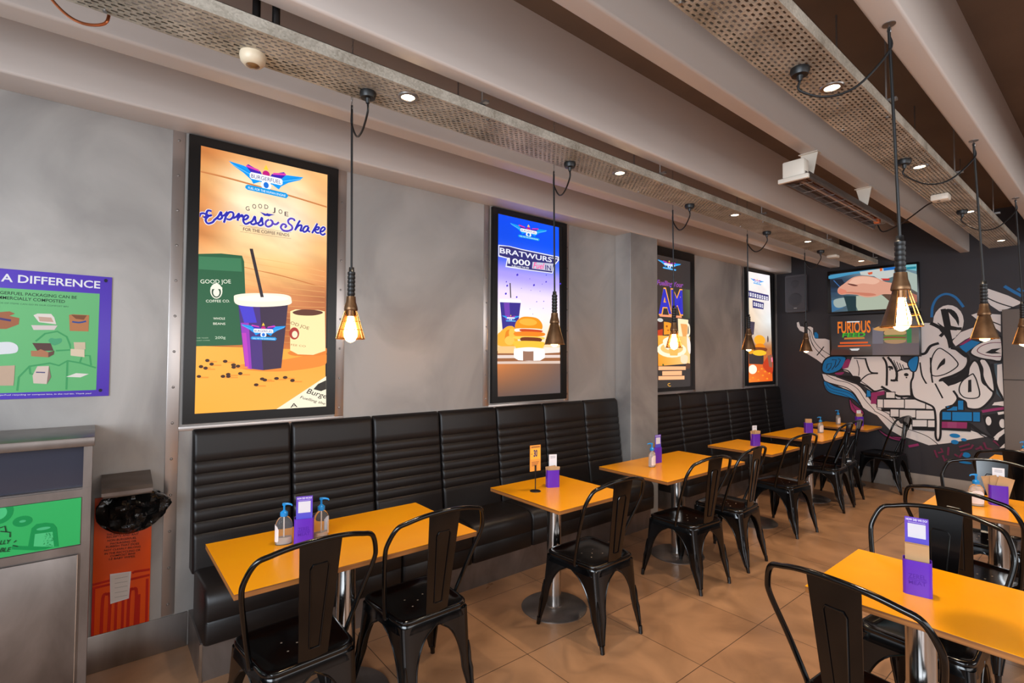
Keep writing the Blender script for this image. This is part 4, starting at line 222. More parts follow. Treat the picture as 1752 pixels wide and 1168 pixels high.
'mural':[['P',[238,230,227],0,[[-0.168,2.16],[-0.14,2.17],[-0.123,2.105],[-0.066,2.091],[0.015,2.094],[0.051,2.073],[0.05,1.986],[0.079,1.917],[0.207,1.914],[0.276,1.886],[0.284,1.658],[0.16,1.564],[0.09,1.621],[-0.085,1.737],[-0.017,1.836],[-0.031,1.948],[-0.067,2.011],[-0.127,2.04],[-0.162,2.098]]],['S',[30,26,28],0.008,0,1,[[-0.051,2.094],[0.022,2.027],[0.05,1.915],[0.134,1.787],[0.274,1.677]]],['S',[30,26,28],0.008,0,1,[[0.006,1.963],[0.048,1.819],[0.176,1.661]]],['S',[30,26,28],0.014,0,1,[[0.097,1.677],[0.141,1.732],[0.189,1.802]]],['S',[30,26,28],0.008,0,1,[[-0.103,2.144],[-0.074,2.095],[-0.0,2.044],[0.02,1.899],[0.091,1.756],[0.231,1.615]]],['P',[24,128,196],0,[[0.068,2.006],[0.094,2.012],[0.119,1.976],[0.119,1.921],[0.067,1.93]]],['P',[238,230,227],0,[[0.292,1.315],[0.549,1.294],[0.629,1.171],[0.709,1.097],[0.814,1.02],[0.891,0.987],[0.991,0.92],[1.063,0.807],[1.416,0.801],[1.739,0.795],[1.891,0.746],[1.738,0.692],[1.524,0.618],[1.344,0.569],[1.182,0.62],[1.061,0.649],[0.95,0.711],[0.888,0.788],[0.812,0.888],[0.734,0.928],[0.667,0.969],[0.601,1.09],[0.492,1.195],[0.335,1.268]]],['S',[30,26,28],0.008,0,1,[[0.548,1.262],[0.656,1.125],[0.774,0.993],[0.94,0.915],[1.038,0.774],[1.183,0.731],[1.334,0.676],[1.435,0.589]]],['S',[30,26,28],0.008,0,1,[[0.773,0.947],[0.889,0.88],[1.001,0.785],[1.135,0.725]]],['P',[238,230,227],0,[[0.159,1.414],[0.229,1.405],[0.339,1.378],[0.472,1.33],[0.576,1.289],[0.627,1.247],[0.677,1.176],[0.75,1.063],[0.822,0.953],[0.724,0.93],[0.649,0.982],[0.612,1.083],[0.549,1.168],[0.458,1.238],[0.296,1.279],[0.188,1.315]]],['S',[30,26,28],0.012,0,1,[[0.159,1.411],[0.193,1.318],[0.296,1.279],[0.458,1.235],[0.549,1.165],[0.612,1.053],[0.661,0.954]]],['S',[30,26,28],0.008,0,1,[[0.215,1.405],[0.325,1.339],[0.485,1.3],[0.601,1.216],[0.676,1.087],[0.786,0.949]]],['S',[30,26,28],0.008,0,1,[[0.339,1.378],[0.498,1.316],[0.627,1.262],[0.701,1.148]]],['P',[24,128,196],1,[[0.179,1.31],[0.255,1.287],[0.337,1.244],[0.497,1.192],[0.574,1.11],[0.642,0.97],[0.548,1.075],[0.443,1.104],[0.281,1.14],[0.205,1.202]]],['S',[30,26,28],0.014,1,1,[[0.179,1.31],[0.255,1.287],[0.337,1.244],[0.497,1.192],[0.574,1.11],[0.642,0.97],[0.548,1.075],[0.443,1.104],[0.281,1.14],[0.205,1.202]]],['S',[30,26,28],0.006,0,1,[[0.213,1.288],[0.282,1.214],[0.496,1.157],[0.611,1.023]]],['S',[30,26,28],0.006,0,1,[[0.199,1.256],[0.254,1.182],[0.443,1.132],[0.573,1.05]]],['P',[156,50,106],1,[[0.495,1.087],[0.547,1.019],[0.648,0.941],[0.66,0.88],[0.571,0.883],[0.509,0.948]]],['S',[30,26,28],0.014,1,1,[[0.495,1.087],[0.547,1.019],[0.648,0.941],[0.66,0.88],[0.571,0.883],[0.509,0.948]]],['S',[30,26,28],0.006,0,1,[[0.515,1.046],[0.559,0.945],[0.654,0.901]]],['P',[24,128,196],1,[[0.16,1.505],[0.196,1.611],[0.287,1.665],[0.45,1.659],[0.451,1.586],[0.394,1.479],[0.271,1.42],[0.18,1.435]]],['S',[30,26,28],0.018,1,1,[[0.16,1.505],[0.196,1.611],[0.287,1.665],[0.45,1.659],[0.451,1.586],[0.394,1.479],[0.271,1.42],[0.18,1.435]]],['S',[30,26,28],0.01,0,0,[[0.216,1.49],[0.23,1.553],[0.286,1.569],[0.272,1.507],[0.229,1.459],[0.257,1.46]]],['S',[30,26,28],0.01,0,0,[[0.287,1.615],[0.342,1.616],[0.327,1.539],[0.285,1.476]]],['S',[30,26,28],0.01,0,0,[[0.369,1.631],[0.396,1.616],[0.368,1.555],[0.327,1.508]]],['P',[156,50,106],1,[[0.462,1.617],[0.51,1.617],[0.504,1.542],[0.448,1.495],[0.414,1.507]]],['P',[156,50,106],1,[[0.326,1.431],[0.434,1.446],[0.407,1.411],[0.353,1.409]]],['P',[238,230,227],0,[[0.407,1.479],[0.488,1.511],[0.535,1.655],[1.075,1.678],[1.067,1.093],[0.992,1.135],[0.898,1.217],[0.813,1.195],[0.752,1.206],[0.678,1.261],[0.615,1.303],[0.628,1.366],[0.571,1.371],[0.551,1.385],[0.513,1.436]]],['P',[238,230,227],0,[[0.869,1.712],[1.024,1.65],[1.173,1.559],[1.29,1.712],[1.292,2.085],[1.384,2.08],[1.487,2.005],[1.553,1.886],[1.573,1.769],[1.661,1.739],[1.714,1.682],[1.732,1.625],[1.701,1.518],[1.613,1.451],[1.466,1.374],[1.543,1.275],[1.624,1.15],[1.601,1.084],[1.46,0.993],[1.427,1.048],[1.404,1.061],[1.311,1.099],[1.191,1.158],[1.105,1.13],[1.017,1.17],[0.941,1.236],[0.863,1.239]]],['P',[238,230,227],1,[[1.777,1.619],[1.733,1.54],[1.71,1.426],[1.611,1.351],[1.533,1.304],[1.587,1.205],[1.652,1.159],[1.695,1.127],[1.715,1.055],[1.831,1.064],[1.933,1.206],[1.929,1.295],[1.856,1.361],[1.84,1.486],[1.818,1.584]]],['S',[30,26,28],0.022,1,1,[[1.777,1.619],[1.733,1.54],[1.71,1.426],[1.611,1.351],[1.533,1.304],[1.587,1.205],[1.652,1.159],[1.695,1.127],[1.715,1.055],[1.831,1.064],[1.933,1.206],[1.929,1.295],[1.856,1.361],[1.84,1.486],[1.818,1.584]]],['P',[238,230,227],1,[[1.824,1.619],[1.871,1.64],[1.921,1.544],[1.948,1.365],[1.946,1.262],[1.887,1.328],[1.852,1.431],[1.849,1.528]]],['S',[30,26,28],0.02,1,1,[[1.824,1.619],[1.871,1.64],[1.921,1.544],[1.948,1.365],[1.946,1.262],[1.887,1.328],[1.852,1.431],[1.849,1.528]]],['P',[75,95,108],0,[[1.952,1.586],[2.017,1.587],[2.032,1.165],[1.966,1.242]]],['P',[238,230,227],0,[[1.977,1.572],[2.017,1.584],[2.034,1.165],[1.996,1.231],[1.973,1.366]]],['S',[30,26,28],0.02,0,1,[[1.932,1.585],[1.954,1.434],[1.977,1.298],[2.029,1.165]]],['P',[238,230,227],1,[[1.747,1.725],[1.79,1.795],[1.875,1.85],[1.957,1.876],[2.017,1.881],[2.017,1.628],[1.922,1.627],[1.83,1.647],[1.767,1.682]]],['S',[30,26,28],0.02,1,1,[[1.747,1.725],[1.79,1.795],[1.875,1.85],[1.957,1.876],[2.017,1.881],[2.017,1.628],[1.922,1.627],[1.83,1.647],[1.767,1.682]]],['S',[120,40,70],0.008,0,1,[[2.016,1.826],[1.925,1.824],[1.843,1.787],[1.81,1.731],[1.862,1.689],[1.943,1.669],[2.013,1.669]]],['P',[30,26,28],0,[[1.877,1.71],[1.934,1.752],[2.015,1.765],[1.964,1.724],[2.014,1.703],[1.933,1.699]]],['S',[30,26,28],0.02,0,0,[[2.017,1.611],[1.952,1.613]]],['P',[24,128,196],0,[[1.651,1.785],[1.76,1.859],[1.838,1.834],[1.769,1.767],[1.704,1.708]]],['P',[156,50,106],0,[[1.646,1.804],[1.76,1.898],[1.77,1.873],[1.684,1.804]]],['P',[238,230,227],0,[[1.586,1.848],[1.664,1.955],[1.785,2.01],[1.795,1.922],[1.706,1.868],[1.618,1.79]]],['P',[238,230,227],0,[[1.764,2.157],[1.812,2.176],[2.016,2.146],[2.013,1.943],[1.949,2.014],[1.816,2.098]]],['S',[30,26,28],0.012,0,1,[[1.817,2.133],[1.94,2.07],[2.014,2.025]]],['P',[238,230,227],0,[[1.89,2.468],[2.084,2.356],[2.196,2.266],[2.189,2.183],[2.007,2.184],[1.933,2.258],[1.883,2.353]]],['S',[30,26,28],0.012,0,1,[[1.898,2.352],[2.013,2.273],[2.178,2.193]]],['S',[45,120,185],0.03,0,0,[[2.051,2.469],[2.124,2.4],[2.194,2.34]]],['S',[45,120,185],0.03,0,0,[[2.158,2.431],[2.2,2.39]]],['S',[45,120,185],0.026,0,1,[[1.397,2.15],[1.408,2.283],[1.456,2.387],[1.539,2.427],[1.627,2.376],[1.696,2.255]]],['E',[238,230,227],1.553,2.09,0.1431,0.2011,0],['E',[30,26,28],1.553,2.082,0.1011,0.1631,0],['P',[238,230,227],0,[[1.49,2.225],[1.455,2.154],[1.448,2.088],[1.521,2.018],[1.514,2.15]]],['P',[238,230,227],0,[[1.558,2.203],[1.623,2.101],[1.654,2.013],[1.578,2.038]]],['P',[238,230,227],0,[[1.56,1.987],[1.648,1.977],[1.62,1.898],[1.581,1.87]]],['P',[238,230,227],0,[[1.476,2.042],[1.442,2.08],[1.447,2.036],[1.498,1.975]]],['S',[30,26,28],0.05,0,0,[[1.508,2.246],[1.543,2.003],[1.576,1.783]]],['S',[30,26,28],0.035,0,0,[[1.474,1.91],[1.555,2.009],[1.676,1.997]]],['S',[30,26,28],0.04,0,1,[[1.384,2.08],[1.487,2.005],[1.553,1.886],[1.573,1.769]]],['S',[30,26,28],0.03,0,1,[[1.29,1.693],[1.332,1.711],[1.38,1.793],[1.461,1.829]]],['P',[30,26,28],1,[[1.579,1.769],[1.661,1.747],[1.714,1.696],[1.703,1.654],[1.617,1.74]]],['S',[30,26,28],0.028,0,1,[[1.573,1.769],[1.661,1.739],[1.719,1.675],[1.729,1.597],[1.69,1.511],[1.59,1.436],[1.466,1.371],[1.532,1.274],[1.609,1.192],[1.624,1.136],[1.596,1.084],[1.506,1.055]]],['P',[30,26,28],0,[[1.466,1.374],[1.612,1.423],[1.744,1.54],[1.721,1.44],[1.611,1.365],[1.533,1.311],[1.51,1.324]]],['S',[30,26,28],0.012,1,1,[[1.455,1.763],[1.392,1.645],[1.384,1.444],[1.501,1.445],[1.631,1.552],[1.605,1.639],[1.528,1.726]]],['P',[30,26,28],1,[[1.513,1.645],[1.463,1.579],[1.436,1.497],[1.48,1.55],[1.514,1.58]]],['S',[30,26,28],0.016,0,1,[[1.378,1.652],[1.384,1.444],[1.407,1.297],[1.485,1.163]]],['S',[30,26,28],0.016,0,1,[[1.273,1.591],[1.292,1.426],[1.343,1.309]]],['S',[30,26,28],0.02,0,1,[[1.179,1.165],[1.179,1.332],[1.201,1.408],[1.196,1.499],[1.11,1.505],[1.034,1.464],[1.033,1.372],[0.992,1.358],[1.045,1.354]]],['E',[30,26,28],1.132,1.433,0.0241,0.0211,0],['E',[30,26,28],1.134,1.397,0.0091,0.0091,0],['E',[30,26,28],0.971,1.522,0.0231,0.0191,0],['S',[30,26,28],0.012,1,1,[[1.755,1.456],[1.668,1.367],[1.642,1.252],[1.697,1.177],[1.817,1.199],[1.804,1.359],[1.776,1.449]]],['P',[30,26,28],0,[[1.725,1.387],[1.752,1.396],[1.752,1.251],[1.72,1.242]]],['S',[30,26,28],0.028,0,1,[[0.863,1.271],[0.941,1.22],[1.043,1.156],[1.179,1.157],[1.239,1.094],[1.345,1.057]]],['P',[24,128,196],1,[[1.148,1.574],[1.186,1.643],[1.259,1.663],[1.235,1.493],[1.184,1.481]]],['S',[30,26,28],0.012,1,1,[[1.148,1.574],[1.186,1.643],[1.259,1.663],[1.235,1.493],[1.184,1.481]]],['P',[238,230,227],0,[[0.947,1.65],[1.024,1.65],[1.123,1.559],[1.11,1.497],[1.022,1.526]]],['S',[30,26,28],0.009,0,0,[[0.973,1.634],[1.022,1.495]]],['S',[30,26,28],0.009,0,0,[[1.003,1.616],[1.045,1.496]]],['S',[30,26,28],0.009,0,0,[[1.034,1.597],[1.068,1.496]]],['S',[30,26,28],0.009,0,0,[[1.064,1.579],[1.09,1.497]]],['S',[30,26,28],0.009,0,0,[[1.094,1.561],[1.113,1.497]]],['S',[30,26,28],0.02,0,1,[[0.689,1.641],[0.719,1.516],[0.755,1.451],[0.831,1.443]]],['S',[30,26,28],0.024,0,1,[[0.886,1.656],[0.927,1.549],[0.923,1.283]]],['S',[30,26,28],0.026,0,1,[[0.94,1.657],[0.998,1.564],[1.034,1.451],[1.019,1.359],[0.966,1.357]]],['S',[30,26,28],0.009,0,1,[[0.591,1.618],[0.617,1.499],[0.61,1.402]]],['S',[30,26,28],0.014,0,0,[[0.555,1.64],[0.702,1.633]]],['P',[30,26,28],1,[[0.366,1.394],[0.552,1.4],[0.629,1.38],[0.615,1.291],[0.551,1.318],[0.446,1.359]]],['S',[30,26,28],0.014,0,1,[[0.407,1.479],[0.487,1.466],[0.551,1.378],[0.571,1.393]]],['S',[30,26,28],0.014,0,1,[[0.615,1.303],[0.654,1.366],[0.73,1.428],[0.829,1.438]]],['S',[30,26,28],0.02,0,1,[[0.615,1.303],[0.703,1.262],[0.789,1.204],[0.899,1.229],[0.992,1.14],[1.067,1.093]]],['S',[30,26,28],0.009,0,1,[[0.634,1.333],[0.703,1.28],[0.789,1.204]]],['E',[30,26,28],0.956,1.528,0.0151,0.0151,0],['E',[30,26,28],0.986,1.507,0.0111,0.0131,0],['E',[30,26,28],0.962,1.492,0.0091,0.0101,0],['P',[24,128,196],0,[[0.696,1.218],[0.746,1.206],[0.751,1.129],[0.695,1.121]]],['S',[30,26,28],0.012,1,0,[[0.696,1.218],[0.746,1.206],[0.751,1.129],[0.695,1.121]]],['P',[156,50,106],0,[[0.752,1.18],[0.898,1.217],[0.898,1.167],[0.819,1.141],[0.811,1.039],[0.744,1.033]]],['P',[238,230,227],0,[[0.815,1.102],[0.886,1.103],[0.884,0.993],[0.813,0.99]]],['S',[30,26,28],0.013,1,0,[[0.815,1.102],[0.886,1.103],[0.884,0.993],[0.813,0.99]]],['P',[238,230,227],0,[[0.887,1.106],[1.108,1.119],[1.106,1.005],[0.886,0.99]]],['S',[30,26,28],0.013,1,0,[[0.887,1.106],[1.108,1.119],[1.106,1.005],[0.886,0.99]]],['P',[238,230,227],0,[[1.111,1.122],[1.322,1.133],[1.32,1.014],[1.109,0.999]]],['S',[30,26,28],0.013,1,0,[[1.111,1.122],[1.322,1.133],[1.32,1.014],[1.109,0.999]]],['P',[238,230,227],0,[[1.323,1.081],[1.411,1.085],[1.41,1.016],[1.322,1.011]]],['S',[30,26,28],0.013,1,0,[[1.323,1.081],[1.411,1.085],[1.41,1.016],[1.322,1.011]]],['P',[238,230,227],0,[[0.957,0.984],[1.051,0.988],[1.05,0.889],[0.955,0.883]]],['S',[30,26,28],0.013,1,0,[[0.957,0.984],[1.051,0.988],[1.05,0.889],[0.955,0.883]]],['P',[238,230,227],0,[[1.054,0.986],[1.223,0.997],[1.221,0.894],[1.052,0.88]]],['S',[30,26,28],0.013,1,0,[[1.054,0.986],[1.223,0.997],[1.221,0.894],[1.052,0.88]]],['P',[238,230,227],0,[[1.225,0.993],[1.41,1.006],[1.408,0.892],[1.223,0.876]]],['S',[30,26,28],0.013,1,0,[[1.225,0.993],[1.41,1.006],[1.408,0.892],[1.223,0.876]]],['P',[238,230,227],0,[[1.185,0.87],[1.335,0.882],[1.334,0.792],[1.184,0.778]]],['S',[30,26,28],0.013,1,0,[[1.185,0.87],[1.335,0.882],[1.334,0.792],[1.184,0.778]]],['P',[238,230,227],0,[[1.337,0.879],[1.412,0.884],[1.411,0.795],[1.336,0.789]]],['S',[30,26,28],0.013,1,0,[[1.337,0.879],[1.412,0.884],[1.411,0.795],[1.336,0.789]]],['P',[238,230,227],0,[[0.913,1.203],[1.013,1.206],[1.012,1.124],[0.912,1.12]]],['S',[30,26,28],0.013,1,0,[[0.913,1.203],[1.013,1.206],[1.012,1.124],[0.912,1.12]]],['P',[30,26,28],0,[[1.184,0.775],[1.416,0.795],[1.415,0.751],[1.183,0.738]]],['P',[30,26,28],0,[[0.859,0.988],[0.954,0.985],[0.954,0.95],[0.864,0.947]]],['P',[30,26,28],0,[[0.953,0.883],[1.052,0.883],[1.052,0.835],[0.99,0.874]]],['P',[24,128,196],0,[[1.624,1.143],[1.682,1.144],[1.681,1.03],[1.622,1.028]]],['S',[30,26,28],0.013,1,0,[[1.624,1.143],[1.682,1.144],[1.681,1.03],[1.622,1.028]]],['P',[24,128,196],0,[[1.522,1.068],[1.624,1.073],[1.623,1.014],[1.521,1.008]]],['S',[30,26,28],0.013,1,0,[[1.522,1.068],[1.624,1.073],[1.623,1.014],[1.521,1.008]]],['P',[24,128,196],0,[[1.477,0.996],[1.568,1.001],[1.566,0.899],[1.475,0.893]]],['S',[30,26,28],0.013,1,0,[[1.477,0.996],[1.568,1.001],[1.566,0.899],[1.475,0.893]]],['P',[24,128,196],0,[[1.571,1.004],[1.755,1.017],[1.754,0.904],[1.569,0.888]]],['S',[30,26,28],0.013,1,0,[[1.571,1.004],[1.755,1.017],[1.754,0.904],[1.569,0.888]]],['P',[24,128,196],0,[[1.757,1.017],[1.827,1.021],[1.825,0.906],[1.756,0.902]]],['S',[30,26,28],0.013,1,0,[[1.757,1.017],[1.827,1.021],[1.825,0.906],[1.756,0.902]]],['P',[156,50,106],0,[[1.473,0.881],[1.712,0.896],[1.706,0.808],[1.471,0.79]]],['S',[30,26,28],0.016,1,0,[[1.473,0.881],[1.712,0.896],[1.706,0.808],[1.471,0.79]]],['P',[165,70,120],0,[[1.528,0.875],[1.614,0.882],[1.611,0.811],[1.527,0.806]]],['P',[30,26,28],0,[[1.708,0.888],[1.741,0.885],[1.739,0.782],[1.471,0.771],[1.471,0.79],[1.706,0.808]]],['P',[238,230,227],0,[[1.191,1.293],[1.213,1.146],[1.34,1.082],[1.408,1.03],[1.416,0.701],[1.436,0.643],[1.457,0.706],[1.466,1.006],[1.514,1.031],[1.509,1.059],[1.607,1.102],[1.63,1.174],[1.588,1.256],[1.491,1.365]]],['S',[30,26,28],0.022,0,1,[[1.179,1.263],[1.207,1.146],[1.335,1.082],[1.402,1.029],[1.417,0.873],[1.414,0.693],[1.436,0.639],[1.459,0.699],[1.464,0.877],[1.475,1.0],[1.563,1.057],[1.627,1.16],[1.588,1.256]]],['S',[30,26,28],0.016,0,0,[[1.418,1.333],[1.488,1.158]]],['E',[24,128,196],1.594,0.718,0.0491,0.0251,0],['E',[24,128,196],1.675,0.68,0.0261,0.0171,0],['E',[24,128,196],1.592,0.642,0.0351,0.0261,0],['E',[24,128,196],1.695,0.503,0.0361,0.0311,0],['E',[24,128,196],1.683,0.413,0.0581,0.0141,0],['S',[118,42,74],0.02,0,0,[[1.4,0.519],[1.427,0.43]]],['S',[118,42,74],0.02,0,0,[[1.433,0.488],[1.478,0.509],[1.462,0.55]]],['S',[118,42,74],0.02,0,0,[[1.477,0.467],[1.498,0.399],[1.515,0.43]]],['S',[118,42,74],0.02,0,0,[[1.534,0.574],[1.527,0.474]]],['S',[118,42,74],0.02,0,0,[[1.587,0.497],[1.619,0.474]]],['S',[118,42,74],0.02,0,0,[[1.631,0.588],[1.726,0.636]]],['S',[118,42,74],0.02,0,0,[[1.641,0.547],[1.736,0.589],[1.757,0.633]]],['S',[118,42,74],0.02,0,0,[[1.777,0.581],[1.829,0.616]]],['S',[118,42,74],0.02,0,0,[[1.85,0.673],[1.869,0.608],[1.918,0.601]]],['S',[118,42,74],0.02,0,0,[[1.93,0.703],[1.988,0.651]]],['S',[118,42,74],0.02,0,0,[[1.819,0.628],[1.838,0.583]]],['S',[118,42,74],0.02,0,0,[[1.662,0.523],[1.629,0.462]]],['P',[156,50,106],1,[[0.816,0.719],[0.937,0.641],[1.085,0.637],[1.087,0.582],[0.961,0.596],[0.86,0.655]]],['S',[30,26,28],0.014,1,1,[[0.816,0.719],[0.937,0.641],[1.085,0.637],[1.087,0.582],[0.961,0.596],[0.86,0.655]]],['S',[30,26,28],0.006,0,1,[[0.861,0.693],[0.987,0.617],[1.085,0.608]]],['S',[156,50,106],0.03,0,0,[[1.144,0.526],[1.246,0.565]]],['S',[156,50,106],0.03,0,0,[[1.84,1.027],[1.946,1.061],[2.031,1.081]]],['P',[30,26,28],0,[[1.84,0.984],[2.031,1.035],[2.04,0.619],[1.997,0.626],[1.93,0.737],[1.882,0.812]]],['E',[238,230,227],1.894,0.924,0.0241,0.0511,0],['E',[238,230,227],2.011,0.907,0.0271,0.0511,0],['P',[238,230,227],0,[[1.92,0.722],[1.971,0.796],[2.034,0.849],[2.036,0.797],[1.979,0.743],[1.969,0.709]]],['P',[238,230,227],0,[[1.982,0.624],[2.036,0.684],[2.045,0.633]]],['S',[238,230,227],0.03,0,0,[[1.974,1.016],[2.033,1.031]]],['S',[30,26,28],0.02,0,1,[[1.741,0.871],[1.841,0.78],[1.94,0.725]]],['S',[30,26,28],0.01,0,1,[[1.74,0.851],[1.821,0.764],[1.871,0.73]]],['P',[238,230,227],0,[[1.927,1.106],[1.947,1.141],[2.035,1.161],[2.034,1.105],[1.976,1.11]]]],
'compost':[['T',[240,240,245],'A DIFFERENCE',[-0.37,1.983],[-0.003,1.981],0.037,{'b': 3}],['G',[[118,200,130],[110,190,125],[105,190,120],[110,195,125]],[[-0.522,1.951],[-0.004,1.953],[-0.007,1.453],[-0.509,1.449]]],['T',[30,60,45],'BURGERFUEL PACKAGING CAN BE',[-0.409,1.922],[-0.094,1.919],0.015,{'b': 2}],['T',[30,60,45],'COMMERCIALLY COMPOSTED',[-0.409,1.899],[-0.139,1.895],0.015,{'b': 2}],['T',[50,100,70],'THESE KINDS OF ITEMS CAN GO IN OUR COMPOST BIN',[-0.431,1.877],[-0.126,1.874],0.007,{}],['S',[70,165,100],0.008,0,0,[[-0.242,1.699],[-0.209,1.738],[-0.164,1.751],[-0.128,1.725],[-0.115,1.686],[-0.112,1.659],[-0.167,1.654]]],['S',[70,165,100],0.008,0,0,[[-0.301,1.459],[-0.297,1.525],[-0.261,1.577],[-0.188,1.592],[-0.154,1.58],[-0.122,1.604],[-0.071,1.592],[-0.01,1.567]]],['S',[70,165,100],0.008,0,0,[[-0.122,1.604],[-0.123,1.459]]],['S',[70,165,100],0.008,0,0,[[-0.074,1.596],[-0.066,1.631],[-0.036,1.63],[-0.03,1.58]]],['S',[70,165,100],0.008,0,0,[[-0.261,1.577],[-0.257,1.54],[-0.246,1.539]]],['P',[80,170,120],1,[[-0.196,1.704],[-0.186,1.717],[-0.171,1.714],[-0.148,1.716],[-0.148,1.697],[-0.171,1.681],[-0.185,1.688]]],['P',[170,105,70],0,[[-0.399,1.83],[-0.337,1.841],[-0.318,1.831],[-0.337,1.819],[-0.302,1.81],[-0.304,1.78],[-0.346,1.756],[-0.397,1.754]]],['S',[70,60,120],0.01,0,0,[[-0.378,1.806],[-0.331,1.797]]],['P',[235,225,215],0,[[-0.253,1.827],[-0.239,1.836],[-0.189,1.837],[-0.177,1.82],[-0.169,1.786],[-0.233,1.794]]],['P',[225,210,205],0,[[-0.26,1.778],[-0.164,1.78],[-0.175,1.758],[-0.251,1.755]]],['P',[205,170,150],0,[[-0.236,1.821],[-0.188,1.819],[-0.179,1.797],[-0.23,1.798]]],['P',[190,125,80],0,[[-0.122,1.836],[-0.107,1.84],[-0.044,1.839],[-0.045,1.755],[-0.117,1.755]]],['P',[130,80,50],0,[[-0.114,1.837],[-0.053,1.837],[-0.064,1.814],[-0.095,1.817]]],['S',[50,80,150],0.008,0,1,[[-0.109,1.802],[-0.082,1.799],[-0.055,1.807]]],['P',[232,235,238],1,[[-0.395,1.637],[-0.396,1.681],[-0.365,1.692],[-0.328,1.693],[-0.305,1.675],[-0.308,1.645],[-0.348,1.636]]],['P',[95,65,60],0,[[-0.254,1.691],[-0.188,1.691],[-0.176,1.654],[-0.235,1.653]]],['P',[185,125,90],0,[[-0.258,1.653],[-0.235,1.653],[-0.223,1.661],[-0.195,1.646],[-0.194,1.621],[-0.256,1.626]]],['P',[110,75,65],0,[[-0.194,1.646],[-0.173,1.654],[-0.175,1.635],[-0.194,1.621]]],['P',[215,195,165],0,[[-0.101,1.698],[-0.056,1.699],[-0.054,1.663],[-0.097,1.663]]],['P',[230,210,180],0,[[-0.112,1.664],[-0.058,1.662],[-0.057,1.622],[-0.111,1.63]]],['P',[205,175,150],0,[[-0.393,1.578],[-0.312,1.582],[-0.313,1.511],[-0.315,1.485],[-0.391,1.487]]],['P',[225,205,190],0,[[-0.249,1.532],[-0.233,1.577],[-0.191,1.578],[-0.197,1.489],[-0.245,1.494]]],['P',[150,120,110],0,[[-0.191,1.577],[-0.182,1.523],[-0.197,1.489]]],['S',[60,60,120],0.005,0,0,[[-0.237,1.548],[-0.204,1.546]]],['P',[235,230,220],0,[[-0.126,1.523],[-0.088,1.541],[-0.038,1.536],[-0.07,1.519]]],['T',[235,235,245],'Please put any non-BurgerFuel recycling or compost bins, in the red bin. Thank you!',[-0.489,1.441],[-0.026,1.433],0.006,{'b': 2}],['E',[30,30,50],0.019,2.024,0.0071,0.0091,0],['E',[30,30,50],0.01,1.45,0.0071,0.0081,0]],
'orange':[['T',[60,20,20],'THIS BIN IS FOR RECEIPTS',[0.052,0.692],[0.187,0.679],0.01,{'b': 2}],['T',[60,20,20],'RECEIPTS AND ANY',[0.053,0.678],[0.187,0.668],0.01,{'b': 2}],['T',[60,20,20],'NON-BURGERFUEL',[0.056,0.66],[0.178,0.65],0.01,{'b': 2}],['T',[60,20,20],'PACKAGING OR',[0.068,0.642],[0.178,0.633],0.01,{'b': 2}],['T',[60,20,20],'RUBBISH THAT DOES',[0.051,0.629],[0.191,0.616],0.01,{'b': 2}],['T',[60,20,20],'NOT CLEARLY BELONG',[0.044,0.613],[0.197,0.599],0.009,{'b': 2}],['T',[60,20,20],'IN THE RECYCLING OR',[0.046,0.595],[0.197,0.581],0.01,{'b': 2}],['T',[60,20,20],'COMPOST BINS',[0.069,0.578],[0.175,0.568],0.009,{'b': 2}],['T',[60,20,20],'I.E BABY WIPES.',[0.065,0.563],[0.176,0.552],0.01,{'b': 2}],['S',[205,35,15],0.012,0,0,[[0.001,0.453],[0.072,0.457],[0.076,0.489]]],['S',[205,35,15],0.012,0,0,[[0.165,0.469],[0.174,0.475],[0.241,0.47]]],['S',[205,35,15],0.012,0,0,[[-0.001,0.435],[0.241,0.441]]],['S',[205,35,15],0.014,0,1,[[0.042,0.194],[0.045,0.372],[0.061,0.389],[0.074,0.369],[0.072,0.196]]],['S',[205,35,15],0.014,0,1,[[0.151,0.185],[0.155,0.367],[0.171,0.385],[0.185,0.365],[0.183,0.187]]],['S',[205,35,15],0.012,0,0,[[0.007,0.193],[0.007,0.43]]],['S',[205,35,15],0.012,0,0,[[0.099,0.188],[0.1,0.354]]],['S',[205,35,15],0.012,0,0,[[0.128,0.186],[0.129,0.353]]],['S',[205,35,15],0.012,0,0,[[0.196,0.182],[0.197,0.35]]],['S',[205,35,15],0.012,0,0,[[0.232,0.18],[0.231,0.424]]]],
'note':[['P',[232,225,222],0,[[0.071,0.494],[0.162,0.49],[0.155,0.342],[0.079,0.34]]],['S',[170,165,165],0.002,0,0,[[0.091,0.461],[0.145,0.459]]],['S',[170,165,165],0.002,0,0,[[0.092,0.437],[0.145,0.434]]],['S',[170,165,165],0.002,0,0,[[0.092,0.413],[0.146,0.41]]],['S',[170,165,165],0.002,0,0,[[0.093,0.388],[0.146,0.385]]],['S',[170,165,165],0.002,0,0,[[0.093,0.364],[0.147,0.361]]]],
